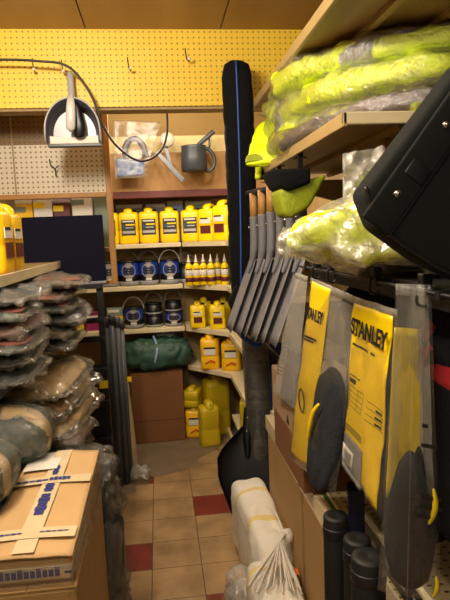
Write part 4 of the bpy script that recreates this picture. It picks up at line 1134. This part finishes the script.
GB = 'bagged knee pads on the black ledge'
def clear_bag(label, cn, bulge=.015, seed=1, film='film_soft', hz=None):
    o = Vector(cn[3]); t = thing('bagged_knee_pads', label, 'clear bag', o, 0, GB)
    q = [Vector(c)-o for c in cn]
    f = lambda u, v: .006*noise.noise((u*3+seed, v*4, seed))+.003*noise.noise((u*11, v*9, seed))
    m = MB()
    b = lambda s_: (lambda u, v: f(u, v)+s_*bulge*(math.sin(PI*u)**.6)*(min(1, (1-v)*2.2))*(1 if v > .06 else v/.06))
    m.sheet(q, 26, 40, b(1)); m.sheet(q, 26, 40, b(-1)); m.build('plastic_bag', M[film], t)
    m = MB(); w = (q[1]-q[0]); 
    m.sheet(q, 26, 2, lambda u, v: f(u, v)+.001, ur=(0, 1), vr=(.965, 1.0), thick=.002); m.build('sealed_top', M['film_thick'], t)
    return t, q, f
def quadpt(q, u, v): return q[0]*(1-u)*(1-v)+q[1]*u*(1-v)+q[2]*u*v+q[3]*(1-u)*v
def frame_at(q, u, v, off):
    """matrix with x along u, y along v, z along the outward normal"""
    p = quadpt(q, u, v); x = (quadpt(q, u+.01, v)-p).normalized(); y0 = (quadpt(q, u, v+.01)-p).normalized()
    n = x.cross(y0).normalized(); y = n.cross(x)
    return Matrix(((x.x, y.x, n.x, p.x+n.x*off), (x.y, y.y, n.y, p.y+n.y*off), (x.z, y.z, n.z, p.z+n.z*off), (0, 0, 0, 1)))

# bag hung furthest back: clear with faint print
t, q, f = clear_bag('cloudy clear bag hanging furthest back on the ledge, in front of the shovel blades', [(.375, 1.88, .955), (.385, 1.60, .99), (.41, 1.515, 1.395), (.40, 1.61, 1.40)], .02, 3, 'film_thick')
for k, (v, a, b_) in enumerate(((.45, .3, .62), (.28, .22, .55), (.25, .22, .6), (.22, .22, .5))):
    m = MB(); m.sheet(q, 6, 1, lambda u, v: .016, ur=(a, b_), vr=(v, v+.013)); m.build('small_lettering', M['grey_dark'], t)
m = MB(); m.sheet(q, 12, 14, lambda u, v: .004*noise.noise((u*6, v*6, 1))-.002, ur=(.35, .9), vr=(.05, .45), thick=.012); m.build('knee_pad', M['grey_dark'], t)

# narrow view of a yellow card
cn = [(.36, 1.60, .84), (.365, 1.16, .93), (.425, 1.135, 1.372), (.42, 1.515, 1.392)]
t, q, f = clear_bag('clear bag with a narrow yellow card, dark pads and a yellow clip', cn, .022, 7)
m = MB(); m.sheet(q, 10, 34, lambda u, v: f(u, v)+.006*math.sin(PI*u*2), ur=(.03, .47), vr=(.03, .985), thick=.0015)
card = m.build('yellow_card', M['yellow'], t)
text_mesh('STANLEY', .043, 'lettering', M['ink'], card, frame_at(q, .05, .80, .0085), .86, .0012)
m = MB(); m.sheet(q, 6, 1, lambda u, v: f(u, v)+.0085, ur=(.1, .36), vr=(.70, .712)); m.build('small_lettering', M['ink'], card)
m = MB(); m.sheet(q, 6, 1, lambda u, v: f(u, v)+.0085, ur=(.1, .3), vr=(.685, .695)); m.build('small_lettering', M['ink'], card)
m = MB(); m.tube([quadpt(q, .24, .37)+Vector((-.012, .028*math.cos(a), .032*math.sin(a))) for a in [2*PI*k/16 for k in range(17)]], .0022, 6, cap=False); m.build('round_mark', M['ink'], card)
def padshape(q, u0, u1, v0, v1, off, th, seed, name, mt, parent, taper=.3):
    m = MB(); V = []; F = []; nu, nv = 18, 22
    for side in (1, -1):
        for j in range(nv+1):
            b_ = j/nv*2-1
            for i in range(nu+1):
                a = i/nu*2-1
                x = a*math.sqrt(max(0, 1-b_*b_*.6)); y = b_*math.sqrt(max(0, 1-a*a*.3))
                k = max(0, 1-max(abs(a), abs(b_))**4)
                uu = (u0+u1)/2+(u1-u0)/2*x*(1-taper*max(0, y)); vv = (v0+v1)/2+(v1-v0)/2*y
                p = quadpt(q, uu, vv); fr = frame_at(q, min(max(uu, .01), .98), min(max(vv, .01), .98), 0); n = Vector((fr[0][2], fr[1][2], fr[2][2]))
                V.append(p+n*(off+side*th*k**.5*(1+.2*noise.noise((a*3, b_*3, seed)))))
    S = (nu+1)*(nv+1)
    for side in (0, 1):
        for j in range(nv):
            for i in range(nu):
                c = (side*S+j*(nu+1)+i, side*S+j*(nu+1)+i+1, side*S+(j+1)*(nu+1)+i+1, side*S+(j+1)*(nu+1)+i); F.append(c if not side else c[::-1])
    m.add(V, F); bmesh.ops.remove_doubles(m.bm, verts=m.bm.verts[:], dist=1e-5)
    return m.build(name, M[mt], parent)
padshape(q, .47, 1.0, -.06, .62, .002, .018, 3, 'knee_pad', 'pad', t, -.1)
m = MB(); m.sheet(q, 20, 24, lambda u, v: .006*noise.noise((u*16, v*3, 4)), ur=(.48, .97), vr=(.3, .95)); m.build('inner_wrap', M['film_thick'], t)
fr = frame_at(q, .60, .22, .026)
m = MB(); m.tube(smooth([(0, 0, 0), (.02, .03, .004), (.05, .07, .006), (.085, .095, .004)]), [.004+.004*math.sin(PI*k/24) for k in range(25)], 8, flat=.6, T=fr); m.build('yellow_clip', M['yellow'], t)

# broad yellow card
cn = [(.385, 1.175, 1.0), (.385, .945, .985), (.425, .96, 1.372), (.42, 1.165, 1.374)]
t, q, f = clear_bag('clear bag with a broad yellow card and a white price sticker at its foot', cn, .012, 11)
m = MB(); m.sheet(q, 14, 30, lambda u, v: f(u, v)+.003, ur=(.04, .93), vr=(.02, .965), thick=.0015); card = m.build('yellow_card', M['yellow'], t)
text_mesh('STANLEY', .047, 'lettering', M['ink'], card, frame_at(q, .08, .80, .0105), .93, .0014)
def ink_line(u0, u1, v0, v1):
    m = MB(); m.sheet(q, 6, 4, lambda u, v: f(u, v)+.0045, ur=(u0, u1), vr=(v0, v1)); return m.build('small_lettering', M['ink'], card)
for a_ in ((.1, .5, .733, .745), (.55, .66, .733, .745), (.1, .35, .56, .566), (.1, .26, .52, .545), (.06, .5, .27, .276), (.06, .5, .256, .262), (.06, .5, .242, .248), (.74, .87, .465, .478), (.74, .87, .431, .444), (.74, .87, .397, .41)): ink_line(*a_)
for k in range(4): ink_line(.56, .9, .49-.034*k, .493-.034*k)
m = MB()
for k in range(5): m.sheet(q, 8, 1, lambda u, v: f(u, v)+.0045, ur=(.1, .461), vr=(.50-.028*k, .503-.028*k))
for u0 in (.1, .33, .455): m.sheet(q, 1, 6, lambda u, v: f(u, v)+.0046, ur=(u0, u0+.006), vr=(.385, .505))
m.build('text_grid', M['ink'], card)
m = MB(); m.sheet(q, 8, 10, lambda u, v: f(u, v)+.0055, ur=(.04, .56), vr=(.0, .215), thick=.001); win = m.build('grey_window', M['grey_lid'], card)
m = MB(); m.sheet(q, 4, 4, lambda u, v: f(u, v)+.0075, ur=(.1, .38), vr=(.055, .15), thick=.0008); ps = m.build('price_sticker', M['white'], win)
m = MB(); m.sheet(q, 4, 4, lambda u, v: f(u, v)+.0088, ur=(.15, .33), vr=(.075, .13)); m.build('bar_print', M['grey_lid'], ps)

# tall clear bag at the end of the ledge
cn = [(.343, .86, .905), (.447, .84, .882), (.43, .845, 1.427), (.378, .86, 1.43)]
t, q, f = clear_bag('tall clear bag of black knee pads hanging at the end of the black ledge', cn, .034, 15, 'film_soft')
m = MB(); m.sheet(q, 16, 20, lambda u, v: -.024*math.sin(PI*u)+.006*noise.noise((u*6, v*9, 4)), ur=(.06, .94), vr=(.04, .97)); m.build('inner_wrap', M['film_thick'], t)
padshape(q, .04, .96, .02, .48, -.004, .014, 5, 'knee_pad', 'pad', t, .35)
padshape(q, .5, .95, .05, .5, -.022, .01, 8, 'knee_pad', 'black_cloth', t, .3)
m = MB(); m.sheet(q, 8, 20, lambda u, v: -.02+f(u, v), ur=(.1, .8), vr=(.3, .86), thick=.0015); card = m.build('yellow_card', M['yellow_d'], t)
for k, (v, a, b_) in enumerate(((.58, .6, .72), (.52, .58, .9), (.36, .45, .95), (.33, .45, .95), (.30, .5, .9))):
    m = MB(); m.sheet(q, 4, 1, lambda u, v: .034, ur=(a, b_), vr=(v, v+.012)); m.build('small_lettering', M['ink'], t)
for (u_, v_, s_) in ((.72, .30, 1), (.78, .06, .6)):
    fr = frame_at(q, u_, v_, .03)
    m = MB(); m.tube(smooth([(0, .05*s_, 0), (.006*s_, .03*s_, .003), (.007*s_, .01*s_, .003), (.004*s_, -.01*s_, 0)]), [.002+.003*s_*math.sin(PI*k/24) for k in range(25)], 8, T=fr); m.build('yellow_clip', M['yellow_d'], t)
m = MB(); m.sheet(q, 1, 30, lambda u, v: .031, ur=(.38, .392), vr=(.02, .98)); m.build('fold_crease', M['film_thick'], t)

# bagged lime vest on the ledge -------------------------------------------------------------
vv = thing('bagged_vest', 'lime vest in a crinkled clear bag slumped over the black ledge under the canvas bag', 'clothing pack', (.445, 1.12, 1.445))
sl_ = lambda q: (q.x, q.y, q.z-.0)
m = MB(); flatsweep(m, [(-.135, .08, .055), (-.07, .03, .065), (.0, .0, .07), (.07, -.04, .055), (.14, -.08, .02)], lambda f: .10+.03*math.sin(PI*f), lambda f: .022+.042*math.sin(PI*f), 3, .03, 11, 44, .02, 26); m.build('vest', M['lime'], vv)
m = MB(); flatsweep(m, [(.0, .05, .09), (.0, .05, .13), (.015, .05, .17)], lambda f: .05-.02*f, .02, 7, .014, 16, 30, .01); m.build('collar', M['lime'], vv)
m = MB(); flatsweep(m, [(-.155, .09, .05), (-.08, .04, .064), (.0, .0, .07), (.08, -.045, .052), (.165, -.095, .008)], lambda f: .11+.03*math.sin(PI*f), lambda f: .026+.044*math.sin(PI*f), 3, .034, 11, 70, .045, 20); m.build('plastic_bag', M['film_hv'], vv)
m = MB(); m.sheet([(-.045, .06, .09), (.06, .03, .09), (.045, .05, .245), (-.04, .07, .235)], 20, 24, lambda u, v: .03*noise.noise((u*5, v*5, 2))+.012*noise.noise((u*14, v*14, 3)), thick=.02); m.build('bag_neck', M['film_hv'], vv)

# black canvas bag -----------------------------------------------------------------------------
kb = thing('canvas_bag', 'big black canvas bag with two bright snap studs leaning over the bagged vest', 'bag', (.308, .80, 1.43))
ol = [(-.008, .142), (.012, .09), (.085, .036), (.16, .0), (.5, -.03), (.62, .5), (.42, .56), (.25, .425), (.14, .32), (.005, .158)]
m = MB(); m.prism(ol, -.01, .055, bev=.014)
bmesh.ops.triangulate(m.bm, faces=[f_ for f_ in m.bm.faces if len(f_.verts) > 4]); m.build('bag_body', M['soft_black'], kb)
# flap band running parallel to the upper left edge, with a stitched border
d = Vector((.073, 0, .095)).normalized(); nrm = Vector((d.z, 0, -d.x))
def bandpts(o0, o1, l0, l1, c=Vector((.038, 0, .138))):
    return [(c+d*l0+nrm*o0), (c+d*l1+nrm*o0), (c+d*l1+nrm*o1), (c+d*l0+nrm*o1)]
m = MB(); m.prism([(p.x, p.z) for p in bandpts(-.022, .026, -.055, .5)], -.018, -.008, bev=.003); m.build('flap_band', M['soft_black'], kb)
m = MB(); m.prism([(p.x, p.z) for p in bandpts(.026, .029, -.055, .5)], -.0165, -.008); m.build('seam', M['black'], kb)
m = MB(); m.prism([(p.x, p.z) for p in bandpts(-.01, .022, .03, .055)], -.0205, -.016, bev=.001); m.build('strap_tab', M['black'], kb)
for l in (0, .12):
    p = Vector((.038, 0, .138))+d*l
    m = MB(); m.lathe([(.0055, 0), (.0055, .002), (.0045, .0035), (.003, .003), (.0025, .0045), (0, .005)], 18, TR((p.x, -.018, p.z), rx=90)); m.build('snap_stud', M['steel'], kb)
m = MB(); m.tube(smooth([(-.004, -.006, .15), (.016, -.008, .095), (.085, -.008, .042), (.16, -.008, .006), (.32, -.008, -.012)]), .0028, 6); m.build('bottom_piping', M['black'], kb)

# dark clothes behind the bags, red cloth, wooden crate ------------------------------------------
bg = thing('hanging_jacket', 'black jacket hanging in the shadow below the ledge behind the clear bags', 'jacket', (.58, 1.35, .78))
m = MB(); m.pillow((.12, .5, .6), (.35, .5), .02, 7, 8, 40, 40, amp2=.012, fs2=18); m.build('jacket', M['black_cloth'], bg)
m = MB(); m.tube([(0, -.2, .57), (0, 0, .605), (0, .2, .57)], .008, 8); m.build('hanger', M['black_m'], bg)
rd = thing('hanging_jacket', 'black jacket with red chest panel hanging behind the tall clear bag', 'jacket', (.565, .98, .9))
m = MB(); m.pillow((.1, .2, .48), (.35, .5), .012, 9, 4, 30, 40, amp2=.008, fs2=22); m.build('jacket', M['black_cloth'], rd)
m = MB(); m.pillow((.106, .206, .13), (.35, .5), .012, 9, 4, 30, 12, T=TR((0, 0, .315))); m.build('red_panel', M['red'], rd)
wcx = thing('wooden_crate', 'dark brown wooden crate on the floor in the corner below the tall clear bag', 'crate', (.54, .70, 0))
m = MB(); m.box((-.12, -.14, 0), (.14, .06, .86), bev=.004); m.build('crate', M['card_dk'], wcx)
for z in (.3, .6, .8):
    m = MB(); m.box((-.124, -.144, z), (.144, -.139, z+.03)); m.build('slat', M['wood'], wcx)

# ------------------------------------------------------------------ lamps
WARM = (1, .91, .75)
def tube(name, pts, power, radius):
    """a fluorescent tube as a row of small soft lamps"""
    for p in pts:
        l = bpy.data.lights.new(name, 'POINT'); l.energy = power/len(pts); l.color = WARM; l.shadow_soft_size = radius
        o = bpy.data.objects.new(name, l); COL.objects.link(o); o.location = p
tube('ceiling_lamp_front', [(-.45, .7+.28*k, 2.33) for k in range(4)], 72, .07)
tube('fill_lamp_rear', [(-.1, -.7+.25*k, 2.33) for k in range(3)], 30, .07)  # unseen weak fill, added behind the camera to brighten sacks and cards
tube('ceiling_lamp_back', [(-.35+.25*k, 3.3, 2.36) for k in range(4)], 44, .06)
w = bpy.data.worlds.new('World'); scene.world = w; w.use_nodes = True
w.node_tree.nodes['Background'].inputs[0].default_value = (1, .86, .66, 1)
w.node_tree.nodes['Background'].inputs[1].default_value = .14

# ------------------------------------------------------------------ camera
cd = bpy.data.cameras.new('camera'); cam = bpy.data.objects.new('camera', cd); COL.objects.link(cam)
cd.sensor_fit = 'HORIZONTAL'; cd.sensor_width = 36; cd.lens = 44.8; cd.clip_start = .02
r = Vector((0.991998, -0.119798, -0.039859)); u = Vector((0.053278, 0.11099, 0.992392)); b = Vector((-0.114463, -0.986575, 0.116484))
cam.matrix_world = Matrix(((r.x, u.x, b.x, 0), (r.y, u.y, b.y, 0), (r.z, u.z, b.z, 1.52), (0, 0, 0, 1)))
scene.camera = cam
scene.view_settings.view_transform = 'Standard'; scene.view_settings.look = 'None'
scene.view_settings.gamma = 1; scene.view_settings.use_curve_mapping = False
scene.view_settings.exposure = .32
scene.cycles.transparent_max_bounces = 32
